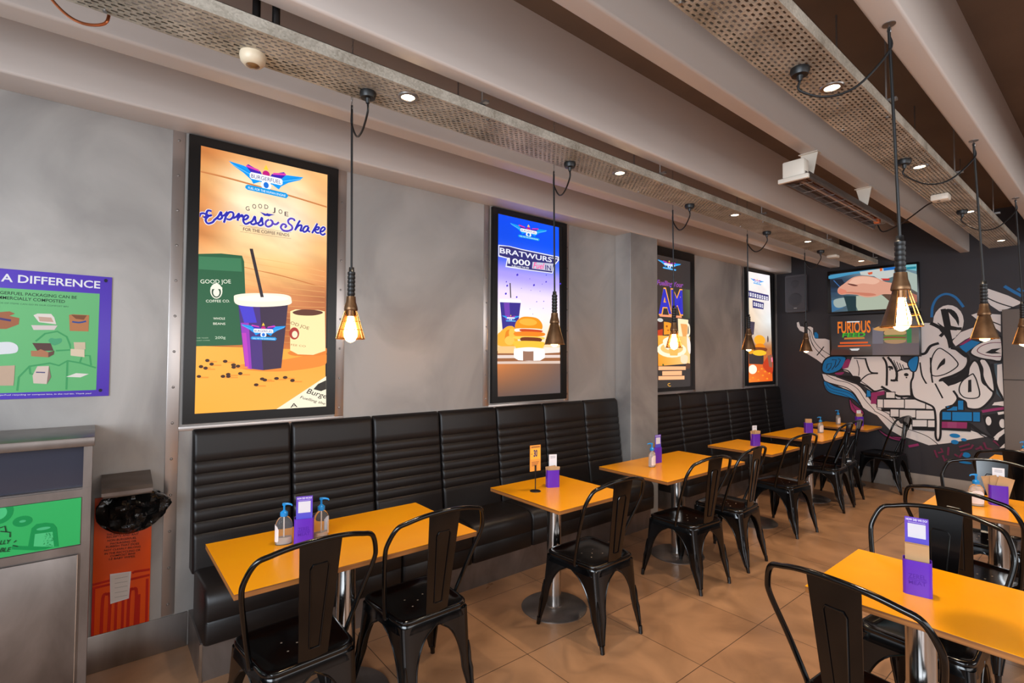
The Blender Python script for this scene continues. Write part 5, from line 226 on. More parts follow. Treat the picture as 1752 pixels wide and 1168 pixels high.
'green':[['E',[0,140,70],-0.301,0.993,0.0431,0.0491,0],['E',[70,190,120],-0.303,0.99,0.0261,0.0281,0],['E',[0,140,70],-0.23,0.942,0.0301,0.0221,0],['E',[70,180,120],-0.23,0.942,0.0101,0.0051,0],['P',[0,140,70],0,[[-0.211,0.834],[-0.202,0.907],[-0.187,0.922],[-0.159,0.922],[-0.135,0.914],[-0.123,0.894],[-0.115,0.812]]],['P',[75,190,120],0,[[-0.194,0.83],[-0.191,0.881],[-0.136,0.879],[-0.13,0.815]]],['E',[70,180,120],-0.165,0.899,0.0221,0.0061,0],['P',[0,140,70],0,[[-0.259,0.848],[-0.134,0.815],[-0.158,0.81],[-0.189,0.813],[-0.259,0.833]]],['E',[0,140,70],-0.156,0.848,0.0001,0.0011,0],['E',[0,140,70],-0.152,0.844,0.0011,0.0011,0],['E',[0,140,70],-0.145,0.871,0.0011,0.0011,0],['E',[0,140,70],-0.163,0.834,0.0011,0.0011,0],['E',[0,140,70],-0.156,0.865,0.0011,0.0021,0],['E',[0,140,70],-0.133,0.847,0.0011,0.0011,0],['E',[0,140,70],-0.138,0.848,0.0011,0.0011,0],['E',[0,140,70],-0.145,0.867,0.0011,0.0021,0],['E',[0,140,70],-0.144,0.828,0.0011,0.0011,0],['E',[0,140,70],-0.147,0.836,0.0001,0.0011,0],['E',[0,140,70],-0.144,0.871,0.0011,0.0011,0],['E',[0,140,70],-0.14,0.842,0.0011,0.0011,0],['E',[0,140,70],-0.155,0.875,0.0011,0.0011,0],['E',[0,140,70],-0.137,0.848,0.0011,0.0011,0],['E',[0,140,70],-0.141,0.827,0.0011,0.0011,0],['E',[0,140,70],-0.141,0.825,0.0011,0.0011,0],['E',[0,140,70],-0.151,0.834,0.0011,0.0021,0],['E',[0,140,70],-0.15,0.826,0.0011,0.0011,0],['E',[0,140,70],-0.137,0.868,0.0011,0.0011,0],['E',[0,140,70],-0.16,0.866,0.0011,0.0011,0],['E',[0,140,70],-0.134,0.849,0.0011,0.0011,0],['E',[0,140,70],-0.145,0.859,0.0011,0.0021,0],['E',[0,140,70],-0.148,0.855,0.0011,0.0011,0],['E',[0,140,70],-0.153,0.845,0.0011,0.0011,0],['E',[0,140,70],-0.145,0.827,0.0011,0.0021,0],['E',[0,140,70],-0.142,0.825,0.0011,0.0021,0],['E',[0,140,70],-0.137,0.82,0.0011,0.0011,0],['E',[0,140,70],-0.144,0.866,0.0011,0.0021,0],['E',[0,140,70],-0.137,0.821,0.0011,0.0011,0],['E',[0,140,70],-0.136,0.842,0.0011,0.0011,0],['E',[0,140,70],-0.142,0.863,0.0011,0.0011,0],['E',[0,140,70],-0.138,0.843,0.0011,0.0021,0],['E',[0,140,70],-0.156,0.874,0.0011,0.0021,0],['E',[0,140,70],-0.137,0.82,0.0011,0.0011,0],['E',[0,140,70],-0.161,0.836,0.0011,0.0021,0],['E',[0,140,70],-0.152,0.868,0.0011,0.0011,0],['E',[0,140,70],-0.154,0.836,0.0001,0.0011,0],['E',[0,140,70],-0.137,0.871,0.0001,0.0021,0],['E',[0,140,70],-0.145,0.872,0.0001,0.0011,0],['E',[0,140,70],-0.142,0.856,0.0011,0.0011,0],['E',[0,140,70],-0.136,0.82,0.0011,0.0011,0],['E',[0,140,70],-0.148,0.822,0.0011,0.0011,0],['E',[0,140,70],-0.155,0.873,0.0011,0.0021,0],['E',[0,140,70],-0.146,0.873,0.0011,0.0011,0],['E',[0,140,70],-0.158,0.856,0.0011,0.0011,0],['E',[0,140,70],-0.145,0.866,0.0001,0.0011,0],['E',[0,140,70],-0.162,0.832,0.0011,0.0011,0],['E',[0,140,70],-0.154,0.826,0.0011,0.0011,0],['E',[0,140,70],-0.136,0.853,0.0011,0.0021,0],['E',[0,140,70],-0.15,0.848,0.0011,0.0011,0],['E',[0,140,70],-0.144,0.843,0.0011,0.0011,0],['E',[0,140,70],-0.146,0.842,0.0001,0.0011,0],['E',[0,140,70],-0.135,0.845,0.0011,0.0011,0],['E',[0,140,70],-0.15,0.838,0.0011,0.0021,0],['E',[0,140,70],-0.157,0.861,0.0011,0.0011,0],['E',[0,140,70],-0.134,0.844,0.0011,0.0011,0],['E',[0,140,70],-0.148,0.875,0.0011,0.0021,0],['E',[0,140,70],-0.151,0.845,0.0011,0.0011,0],['E',[0,140,70],-0.163,0.846,0.0011,0.0011,0],['E',[0,140,70],-0.145,0.871,0.0011,0.0011,0],['T',[20,30,25],'COMMERCIALLY',[-0.404,0.871],[-0.264,0.859],0.017,{'b': 2,'sh': 0.2}],['T',[20,30,25],'COMPOSTABLE',[-0.403,0.845],[-0.263,0.827],0.017,{'b': 2,'sh': 0.2}],['S',[20,30,25],0.0035,0,0,[[-0.295,0.915],[-0.266,0.905],[-0.266,0.885]]],['S',[20,30,25],0.0035,0,0,[[-0.296,0.929],[-0.282,0.934],[-0.278,0.91]]],['S',[20,30,25],0.003,0,0,[[-0.254,0.861],[-0.247,0.868]]],['S',[20,30,25],0.003,0,0,[[-0.257,0.85],[-0.242,0.842]]]]}
def art(key, name, m, to3, parent=None, step=.00015):
    k = Ink(to3, step)
    for it in ART[key]: k.draw(it)
    return k.build(name, m, parent)
# ------------------------------------------------------------ materials
M_wall = mat('wall_metal_sheet', (182, 177, 172), .45, .3, var=(140, 136, 133), scale=(1, 1, .75), ns=1.3, nd=9, dist=.9, bump=.08, bs=18, bd=.004, p0=.3, p1=.62)
M_dark = mat('dark_wall_paint', (52, 48, 52), .6, 0, var=(44, 40, 45), ns=1.5)
M_door = mat('grey_panel', (128, 118, 112), .5, .1)
M_ceil = mat('brown_ceiling_paint', (118, 98, 82), .8, 0, var=(106, 88, 74), ns=2)
M_beam = mat('beam_paint', (212, 201, 193), .42, 0, var=(203, 191, 183), ns=1.5, scale=(1, .4, 1))
M_steel = mat('brushed_steel', (168, 163, 160), .32, .9, var=(140, 134, 130), scale=(1, 1, .2), ns=6)
M_stain = mat('stained_steel', (150, 142, 138), .36, .85, var=(118, 110, 106), scale=(1, 1, .5), ns=4, dist=1)
M_chrome = mat('polished_steel', (200, 196, 192), .16, 1)
M_strip = mat('aluminium_strip', (190, 182, 178), .3, .85)
M_black = mat('gloss_black_paint', (5, 5, 6), .15, 0, spec=.55)
M_vinyl = mat('black_vinyl', (24, 19, 18), .42, 0, bump=.12, bs=25, bd=.004, spec=.45)
M_orange = mat('orange_lacquer', (255, 172, 0), .24, 0, var=(252, 163, 0), ns=3, spec=.35)
M_ply = mat('plywood_edge', (176, 112, 52), .55, 0, var=(120, 70, 34), scale=(1, 1, 60), ns=2)
M_purple = mat('purple_plastic', (96, 42, 190), .3, 0)
M_purpd = mat('purple_card', (104, 66, 190), .45)
M_kraft = mat('kraft_paper', (205, 165, 120), .75, 0, var=(190, 148, 102), ns=8)
M_white = mat('white_card', (238, 236, 240), .5)
M_wplast = mat('white_plastic', (225, 215, 200), .4)
M_blue = mat('blue_pump_plastic', (20, 140, 215), .3)
M_clear = mat('clear_bottle_plastic', (245, 248, 250), .05, 0, trans=.94, ior=1.12)
M_label = mat('white_bottle_label', (232, 226, 226), .45)
M_gel = mat('clear_gel', (240, 235, 228), .12, 0, trans=.6, ior=1.2)
M_rubber = mat('black_rubber', (18, 18, 19), .42)
M_frame = mat('black_frame', (14, 13, 13), .3)
M_bronze = mat('aged_bronze', (138, 104, 74), .38, .85, var=(96, 70, 48), ns=14)
M_wire = mat('brass_wire', (205, 150, 80), .3, .9)
M_bulb = mat('glowing_bulb', (255, 214, 150), .2, 0, em=32, ec=(255, 190, 112))
M_bulbg = mat('amber_bulb_glass', (255, 180, 90), .05, 0, trans=.9, ior=1.1)
M_lamp = mat('downlight_lens', (255, 240, 215), .3, 0, em=22, ec=(255, 226, 180))
M_spk = mat('speaker_grille', (66, 64, 70), .65, 0, bump=.4, bs=300, bd=.002)
M_bag = mat('black_bin_liner', (12, 12, 13), .18, 0, bump=.9, bs=9, bd=.03)
M_green = mat('green_panel_vinyl', (34, 172, 88), .4)
M_red = mat('orange_red_panel', (255, 92, 22), .4)
M_violet = mat('violet_sign_board', (92, 66, 196), .4)
M_glass = mat('smoky_perspex', (62, 64, 78), .12, .2, coat=.5)
M_copper = mat('copper_pipe', (190, 110, 70), .3, .9)
M_reflect = mat('heater_reflector', (185, 150, 130), .2, .95)
M_quartz = mat('heater_tube', (200, 170, 150), .15, .3)
M_lit = attr_mat('backlit_print', .78, .3, .25); M_screen = attr_mat('display_panel', .62, .25, .3); M_print = attr_mat('print_ink', 0, .45, .3); M_paint = attr_mat('mural_paint', 0, .55, .3)
def floor_mat():
    m = bpy.data.materials.new('brown_concrete_tiles'); m.use_nodes = True; nt = m.node_tree; b = nt.nodes['Principled BSDF']; N = nt.nodes.new; L = nt.links.new
    tc = N('ShaderNodeTexCoord'); mp = N('ShaderNodeMapping'); mp.inputs['Location'].default_value = (-.166, -1.212, 0); L(tc.outputs['Object'], mp.inputs[0])
    br = N('ShaderNodeTexBrick'); br.offset = 0; br.squash = 1; br.inputs['Scale'].default_value = 1; br.inputs['Brick Width'].default_value = .655; br.inputs['Row Height'].default_value = .655
    br.inputs['Mortar Size'].default_value = .0022; br.inputs['Mortar Smooth'].default_value = .2; br.inputs['Bias'].default_value = 0
    br.inputs['Color1'].default_value = lin((176, 134, 100)); br.inputs['Color2'].default_value = lin((167, 125, 92)); br.inputs['Mortar'].default_value = lin((66, 48, 36)); L(mp.outputs[0], br.inputs[0])
    nz = N('ShaderNodeTexNoise'); nz.inputs['Scale'].default_value = 2.6; nz.inputs['Detail'].default_value = 7; nz.inputs['Distortion'].default_value = 1.2; L(tc.outputs['Object'], nz.inputs['Vector'])
    r = N('ShaderNodeValToRGB'); r.color_ramp.elements[0].color = (.62, .60, .58, 1); r.color_ramp.elements[0].position = .3; r.color_ramp.elements[1].color = (1.06, 1.04, 1.0, 1); r.color_ramp.elements[1].position = .7
    L(nz.outputs[0], r.inputs[0]); mx = N('ShaderNodeMix'); mx.data_type = 'RGBA'; mx.blend_type = 'MULTIPLY'; mx.inputs[0].default_value = 1
    L(br.outputs['Color'], mx.inputs[6]); L(r.outputs[0], mx.inputs[7]); L(mx.outputs[2], b.inputs['Base Color'])
    rr = N('ShaderNodeMapRange'); rr.inputs[3].default_value = .22; rr.inputs[4].default_value = .42; L(nz.outputs[0], rr.inputs[0]); L(rr.outputs[0], b.inputs['Roughness'])
    return m
def perf_mat():
    """galvanised cable tray: staggered slots cut through the sheet"""
    m = bpy.data.materials.new('perforated_galvanised_steel'); m.use_nodes = True; nt = m.node_tree; b = nt.nodes['Principled BSDF']; N = nt.nodes.new; L = nt.links.new
    b.inputs['Metallic'].default_value = .35; b.inputs['Roughness'].default_value = .45
    tc = N('ShaderNodeTexCoord'); sp = N('ShaderNodeSeparateXYZ'); L(tc.outputs['Object'], sp.inputs[0])
    def mt(op, a, bb=None):
        n = N('ShaderNodeMath'); n.operation = op
        for i, v in enumerate((a, bb)):
            if v is None: continue
            if isinstance(v, (int, float)): n.inputs[i].default_value = v
            else: L(v, n.inputs[i])
        return n.outputs[0]
    u = mt('DIVIDE', sp.outputs[0], .0185); v = mt('DIVIDE', sp.outputs[1], .034)
    row = mt('FLOOR', u); sh = mt('MULTIPLY', mt('MODULO', row, 2), .5)
    fu = mt('ABSOLUTE', mt('SUBTRACT', mt('FRACT', u), .5)); fv = mt('ABSOLUTE', mt('SUBTRACT', mt('FRACT', mt('ADD', v, sh)), .5))
    e = mt('ADD', mt('POWER', mt('DIVIDE', fu, .25), 4), mt('POWER', mt('DIVIDE', fv, .29), 4)); hole = mt('LESS_THAN', e, 1)
    x = mt('ABSOLUTE', sp.outputs[0]); inside = mt('LESS_THAN', x, .104); down = mt('LESS_THAN', sp.outputs[2], .006)
    hh = mt('MULTIPLY', mt('MULTIPLY', hole, inside), down); L(mt('SUBTRACT', 1, hh), b.inputs['Alpha'])
    vo = N('ShaderNodeTexVoronoi'); vo.inputs['Scale'].default_value = 140; nz = N('ShaderNodeTexNoise'); nz.inputs['Scale'].default_value = 6; nz.inputs['Detail'].default_value = 8
    L(tc.outputs['Object'], vo.inputs['Vector']); L(tc.outputs['Object'], nz.inputs['Vector'])
    r = N('ShaderNodeValToRGB'); r.color_ramp.elements[0].color = lin((146, 137, 122)); r.color_ramp.elements[1].color = lin((220, 213, 199)); r.color_ramp.elements[0].position = .3; r.color_ramp.elements[1].position = .75
    L(mt('ADD', mt('MULTIPLY', vo.outputs['Color'], .22), mt('MULTIPLY', nz.outputs[0], .8)), r.inputs[0]); L(r.outputs[0], b.inputs['Base Color'])
    return m
M_floor = floor_mat(); M_perf = perf_mat()
# ------------------------------------------------------------ the room
XW, YF, ZB, ZC = -.45, 7.98, 2.908, 3.37
struct('floor', box(NB(), -.62, 6.6, -2.6, 8.2, -.1, 0), M_floor, sm=False)
struct('ceiling', box(NB(), -.62, 6.6, -2.6, 8.2, ZC, ZC + .12), M_ceil, sm=False)
struct('wall_left', box(NB(), -.62, XW, -2.6, 7.98, 0, ZC), M_wall, sm=False)
struct('wall_far', box(NB(), -.62, 6.6, YF, 8.2, 0, ZC), M_dark, sm=False)
struct('wall_near', box(box(NB(), -.62, 6.6, -2.7, -2.6, 0, 1.1), -.62, 6.6, -2.7, -2.6, 2.9, ZC), M_dark, sm=False)
struct('wall_right', box(box(NB(), 6.5, 6.6, -2.6, YF, 0, 1.1), 6.5, 6.6, -2.6, YF, 2.75, ZC), M_door, sm=False)
struct('wall_column', box(NB(), XW, -.25, 4.17, 4.63, 0, 2.95, .004), M_wall, sm=False)
def beam(i, x0, x1, r):
    prof = [(x0, ZC + .02), (x0, ZB + r)] + [(x0 + r - r * math.cos(a), ZB + r - r * math.sin(a)) for a in (PI / 8, PI / 4, 3 * PI / 8, PI / 2)] + [(x1 - r + r * math.sin(a), ZB + r - r * math.cos(a)) for a in (0, PI / 8, PI / 4, 3 * PI / 8, PI / 2)] + [(x1, ZC + .02)]
    struct('trim_%d' % i, ring_loft(NB(), [[Vector((x, y, z)) for x, z in prof] for y in (-2.6, YF)]), M_beam, ang=60)
for i, (a, b_, r) in enumerate([(-.46, -.236, .014), (.275, .40, .014), (1.0, 1.09, .012), (1.67, 1.76, .012), (2.355, 2.455, .012), (3.05, 3.15, .012), (3.75, 3.85, .012)]): beam(i + 1, a, b_, r)
struct('baseboard_left', box(NB(), XW, XW + .008, -2.6, .42, 0, .19, .002), M_steel)
struct('baseboard_far', box(NB(), XW, 2.02, YF - .012, YF, 0, .2, .003), mat('greige_skirting', (150, 138, 128), .5))
d = struct('door_1', box(NB(), 2.03, 2.95, YF - .03, YF, 0, 2.2, .003), M_door)
o = obj('door_seam', box(NB(), 2.03, 2.95, YF - .032, YF - .029, 1.40, 1.412), mat('seam', (70, 62, 58), .7), d)
# strips with screws
def strip(i, y0, y1, z0, z1, x=XW, horizontal=False, screws=True):
    o = struct('trim_%d' % i, box(NB(), x, x + .006, y0, y1, z0, z1, .0015), M_strip)
    if screws:
        bm = NB(); z = z0 + .06
        while z < z1 - .03:
            lathe(bm, [(0, .004), (.005, .0035), (.0075, .0005), (.0075, 0)], n=12); z += .2
            for v in bm.verts:
                if not v.tag: v.co = Vector((x + .006 + v.co.z, (y0 + y1) / 2 + v.co.x, z - .2 + v.co.y)); v.tag = True
        obj('screws', bm, M_steel, o)
n = 10
for (a, b_, z0, z1) in [(.297, .357, .195, ZB), (1.238, 1.297, 1.225, ZB), (2.47, 2.528, 1.225, ZB), (3.436, 3.476, 1.225, ZB), (5.652, 5.69, 1.225, ZB), (6.86, 6.93, 1.225, ZB), (7.85, 7.93, 1.225, ZB)]: strip(n, a, b_, z0, z1); n += 1
for (a, b_) in [(.357, 1.297), (2.528, 3.476), (4.64, 5.69), (6.86, 7.93)]: strip(n, a, b_, 1.205, 1.23, screws=False); n += 1
# ------------------------------------------------------------ lightbox posters
def poster(y0, y1, key, label, s0, s1, zt, zb):
    t = thing('poster_lightbox', label, 'lightbox poster', (XW, (y0 + y1) / 2, 1.24), 0, 'lightbox posters along the left wall'); L = Vector(t.location)
    bm = NB(); z0, z1 = 1.245, 2.900; x0, x1 = XW + .001, XW + .03
    for (a, b_, c, d_) in [(y0, s0, z0, z1), (s1, y1, z0, z1), (s0, s1, z0, zb), (s0, s1, zt, z1)]: box(bm, x0, x1, a, b_, c, d_)
    for v in bm.verts: v.co -= L
    obj('frame', bm, M_frame, t, sm=False)
    bm = box(NB(), x0, XW + .026, s0, s1, zb, zt)
    for v in bm.verts: v.co -= L
    obj('light_panel', bm, mat('unlit_panel', (30, 28, 28), .3), t, sm=False)
    art(key, 'artwork', M_lit, lambda a, b_, h: (XW + .0265 + h - L.x, min(max(a, s0), s1) - L.y, min(max(b_, zb), zt) - L.z), t, .00009)
poster(.372, 1.232, 'p1', 'backlit poster of an iced coffee cup, green coffee bag and mug, nearest on wall', .430, 1.172, 2.852, 1.302)
poster(2.545, 3.425, 'p2', 'backlit blue and white poster of burger and purple cup between two wall strips', 2.600, 3.366, 2.862, 1.295)
poster(4.775, 5.640, 'p3', 'dark backlit breakfast poster with purple AM lettering, beside the wall column', 4.835, 5.585, 2.80, 1.29)
poster(6.955, 7.840, 'p4', 'pale backlit poster over orange glow, farthest along the left wall', 7.01, 7.775, 2.86, 1.27)
# ------------------------------------------------------------ mural, screens, speaker on far wall
def far3(y0): return lambda a, b_, h: (a, y0 - h, b_)
mu = art('mural', 'graffiti_mural', M_paint, lambda a, b_, h: (min(a, 2.024) if b_ < 2.2 else a, YF - .001 - h, b_), None, .00005)
tag(mu, 'painted graffiti lettering in white, blue and magenta on dark far wall', 'mural')
def tv(z0, z1, x0, x1, key, label):
    t = thing('television', label, 'television', ((x0 + x1) / 2, YF, z0), 0, 'wall screens'); L = Vector(t.location); bz = .016
    bm = box(NB(), x0, x1, 7.925, 7.965, z0, z1, .004); box(bm, x0 + .3, x1 - .3, 7.96, YF, z0 + .12, z1 - .12)
    for v in bm.verts: v.co -= L
    obj('casing', bm, M_frame, t)
    art(key, 'screen', M_screen, lambda a, b_, h: (min(max(a, x0 + bz), x1 - bz) - L.x, 7.9245 - h - L.y, min(max(b_, z0 + bz), z1 - bz) - L.z), t, .00015)
tv(2.265, 2.852, .262, 1.29, 'tv1', 'upper wall screen showing a hand over a kitchen bench')
tv(1.665, 2.235, .28, 1.295, 'tv2', 'lower wall screen showing a burger advert with orange lettering')
t = thing('wall_speaker', 'black loudspeaker mounted high in the left corner of dark far wall', 'speaker', (-.10, 7.90, 2.3))
bm = NB(); ring_loft(bm, [[Vector((x, y, z)) for x, y in [(-.15, -.13), (.15, -.13), (.09, .06), (-.09, .06)]] for z in (0, .54)]); bmesh.ops.bevel(bm, geom=list(bm.edges), offset=.012, segments=2, affect='EDGES')
obj('cabinet', bm, mat('speaker_shell', (74, 72, 78), .5), t, ang=30)
bm = box(NB(), -.13, .13, -.137, -.128, .03, .51, .004); obj('grille', bm, M_spk, t)
bm = NB()
for z, r in ((.18, .085), (.40, .05)): lathe(bm, [(r + .01, 0), (r, .004), (r * .7, .001), (0, .003)], n=24)
k = len(bm.verts) // 2
bm.verts.ensure_lookup_table()
for i, v in enumerate(bm.verts): v.co = Vector((v.co.x, -.137 - v.co.z, v.co.y + (.18 if i < k else .40)))
obj('driver', bm, mat('speaker_cone', (52, 50, 56), .5), t)
obj('badge', box(NB(), -.02, .02, -.141, -.136, .05, .062), M_steel, t); obj('bracket', box(NB(), -.03, .03, .05, .082, .2, .34), M_frame, t)
# ------------------------------------------------------------ cable trays
def tray(x0, x1, y0, y1, label):
    cx = (x0 + x1) / 2; t = thing('cable_tray', label, 'cable tray', (cx, y0, 2.79), 0, 'perforated cable trays under the ceiling'); w = (x1 - x0) / 2; l = y1 - y0
    bm = NB(); box(bm, -w, w, 0, l, 0, .002); box(bm, -w, -w + .002, 0, l, .002, .05); box(bm, w - .002, w, 0, l, .002, .05); box(bm, w - .016, w, 0, l, .048, .05); box(bm, -w, -w + .016, 0, l, .048, .05)
    obj('perforated_channel', bm, M_perf, t, sm=False)
    y = .9
    while y < l:
        bm = NB()
        for s in (-1, 1): cyl(bm, (s * (w - .012), y, 0), (s * (w - .012), y, ZC - 2.79), .004, 8); cyl(bm, (s * (w - .02), y + .04, -.006), (s * (w - .02), y + .04, .001), .007, 8)
        box(bm, -w - .03, w + .03, y - .012, y + .012, .052, .064)
        obj('hanger', bm, M_steel, t); y += 1.45
tray(.785, 1.02, -2.4, 7.33, 'perforated steel cable tray running above the booth tables, nearer the left wall')
tray(2.035, 2.262, -2.4, 7.17, 'perforated steel cable tray over the aisle, right of the heater')
GD = 'downlights set in the cable trays'
dl = thing('downlight', 'round white downlight in left tray, nearest the camera, beyond first pendant', 'downlight', (.945, 1.04, 2.79), 0, GD)
obj('trim_ring', lathe(NB(), [(.026, .002), (.03, -.006), (.043, -.005), (.046, 0)], n=28), M_steel, dl)
obj('lens', lathe(NB(), [(.029, -.002), (.015, -.0035), (0, -.004)], n=24), M_lamp, dl)
def spot(x, y, e=34):
    l = bpy.data.lights.new('downlight_beam', 'SPOT'); l.energy = e; l.spot_size = 100 * D2R; l.spot_blend = .8; l.color = (1, .80, .58); l.shadow_soft_size = .04
    o = bpy.data.objects.new('downlight_beam', l); o.location = (x, y, 2.775); C.objects.link(o)
spot(.945, 1.04)
ORD = ['second', 'third', 'fourth', 'fifth']
for i, y in enumerate((2.50, 3.95, 5.40, 6.95)): dup(dl, (.955, y, 2.79), 0, '%s lit downlight along the left cable tray, counted from the camera' % ORD[i]); spot(.955, y)
for i, y in enumerate((2.39, 3.79, 5.25, 6.76)): dup(dl, (2.175, y, 2.79), 0, 'lit downlight in the right-hand cable tray, %s from the camera' % ['first', 'second', 'third', 'fourth'][i]); spot(2.175, y, 54)
t = thing('smoke_detector', 'cream dome sensor under the left cable tray near the camera', 'sensor', (.85, .432, 2.79))
obj('body', lathe(NB(), [(.046, 0), (.047, -.012), (.043, -.03), (.032, -.042), (.024, -.044)], n=28), mat('cream_plastic', (214, 196, 168), .4), t)
obj('lens', lathe(NB(), [(.026, -.04), (.022, -.046), (.012, -.052), (0, -.053)], n=20), mat('amber_dome', (120, 84, 52), .15), t)
t = thing('junction_box', 'small white box under far end of the left cable tray', 'junction box', (.86, 6.35, 2.79)); obj('cover', box(NB(), -.05, .05, -.05, .05, -.03, 0, .008), M_wplast, t)
t = thing('socket_outlet', 'white plug box on the right cable tray with heater cable', 'socket', (2.129, 4.56, 2.79)); obj('cover', box(NB(), -.05, .05, -.045, .045, -.045, 0, .01), M_wplast, t)
obj('cable', tube(NB(), catmull([(0, -.02, -.045), (-.08, .05, -.04), (-.25, .2, -.10), (-.42, .33, -.13), (-.47, .36, -.05)]), .005), M_rubber, t)
t = thing('copper_cable', 'copper coloured cable loop hanging from beam at top left corner', 'cable', (.72, -.05, 2.85))
obj('loop', tube(NB(), catmull([(-.05, -.16, .06), (-.06, -.08, -.03), (-.03, -.02, -.07), (.0, .04, -.06), (.0, .05, .0), (0, .04, .06)]), .005), M_copper, t)
# dark duct posts above the tray
tag(obj('ceiling_conduit', cyl(cyl(NB(), (.95, .42, 2.83), (.95, .42, 3.4), .014), (.98, .48, 2.83), (.98, .48, 3.4), .014), M_frame, None), 'pair of dark conduits rising from left cable tray to the ceiling', 'conduit')
# ------------------------------------------------------------ heater
t = thing('radiant_heater', 'long steel infrared heater hung under the ceiling beam', 'heater', (1.70, 3.2, 2.70)); l = 1.72
bm = NB(); ring_loft(bm, [[Vector((x, y, z)) for x, z in [(-.075, 0), (-.075, .012), (-.055, .06), (.055, .06), (.075, .012), (.075, 0), (.062, 0), (.045, .045), (-.045, .045), (-.062, 0)]] for y in (0, l)])
obj('housing', bm, M_stain, t, sm=False)
obj('reflector', box(box(NB(), -.045, .045, .08, l - .1, .038, .043), -.055, .055, 0, .06, 0, .004), M_reflect, t, sm=False)
obj('heating_element', cyl(NB(), (0, .1, .022), (0, l - .16, .022), .009, 12), M_quartz, t)
obj('element_socket', box(NB(), -.02, .02, l - .18, l - .14, .008, .04, .004), mat('orange_ceramic', (235, 120, 50), .5), t)
obj('end_cap', box(NB(), -.085, .085, -.02, .005, -.006, .02, .003), M_wplast, t); obj('wiring_box', box(NB(), -.062, .062, -.015, .06, .02, .12, .01), M_wplast, t)
bm = NB()
for k in range(9): cyl(bm, (-.06, .12 + k * .18, .002), (.06, .12 + k * .18, .002), .0015, 6)
for x in (-.03, 0, .03): cyl(bm, (x, .08, .001), (x, l - .1, .001), .0012, 6)
obj('wire_guard', bm, M_steel, t)
for y in (.19, 1.20):
    bm = NB(); ring_loft(bm, [[Vector((x, y + dy, z)) for x, z in [(-.035, .208), (.065, .208), (.035, .06), (0, .06)]] for dy in (0, .004)]); box(bm, -.04, .07, y - .02, y + .04, .204, .208)
    obj('mounting_bracket', bm, M_wplast, t, sm=False)
# ------------------------------------------------------------ pendant cage lamps
GP = 'caged work-lamp pendants'
def lamp_parts():
    P = {}
    bm = NB(); prof = [(.006, .345), (.012, .345), (.013, .325), (.017, .322)]
    z = .322
    for k in range(6): prof += [(.018, z), (.018, z - .012), (.0155, z - .015), (.0155, z - .019)]; z -= .0195
    prof += [(.018, .205)]; lathe(bm, prof, n=18); P['handle'] = (bm, M_rubber)
    P['socket'] = (lathe(NB(), [(.015, .207), (.021, .205), (.023, .18), (.030, .155), (.032, .142), (.030, .138), (.02, .138), (.02, .11), (.0, .11)], n=22), M_bronze)
    bm = NB(); lathe(bm, [(.026, .14), (.030, .12), (.062, .012), (.064, .0), (.062, .0), (.028, .12), (.024, .14)], n=20, a0=0, a1=PI * 1.02); P['reflector'] = (bm, M_bronze)
    bm = NB(); 
    for k in range(6): a = -PI * k / 5; tube(bm, [(.028 * math.cos(a), .028 * math.sin(a), .135), (.066 * math.cos(a), .066 * math.sin(a), .003)], .0016, 6)
    for z, r in ((.003, .066), (.045, .054), (.085, .042)): tube(bm, [(r * math.cos(-PI * k / 12), r * math.sin(-PI * k / 12), z) for k in range(13)], .0016, 6)
    tube(bm, [(.066 * math.cos(2 * PI * k / 24), .066 * math.sin(2 * PI * k / 24), .003) for k in range(24)], .0018, 6, closed=True)
    P['cage'] = (bm, M_wire)
    P['bulb'] = (lathe(NB(), [(.0, .112), (.014, .112), (.016, .095), (.024, .065), (.031, .035), (.030, .012), (.02, -.006), (.006, -.014), (0, -.015)], n=22), M_bulb)
    return P
LM = None
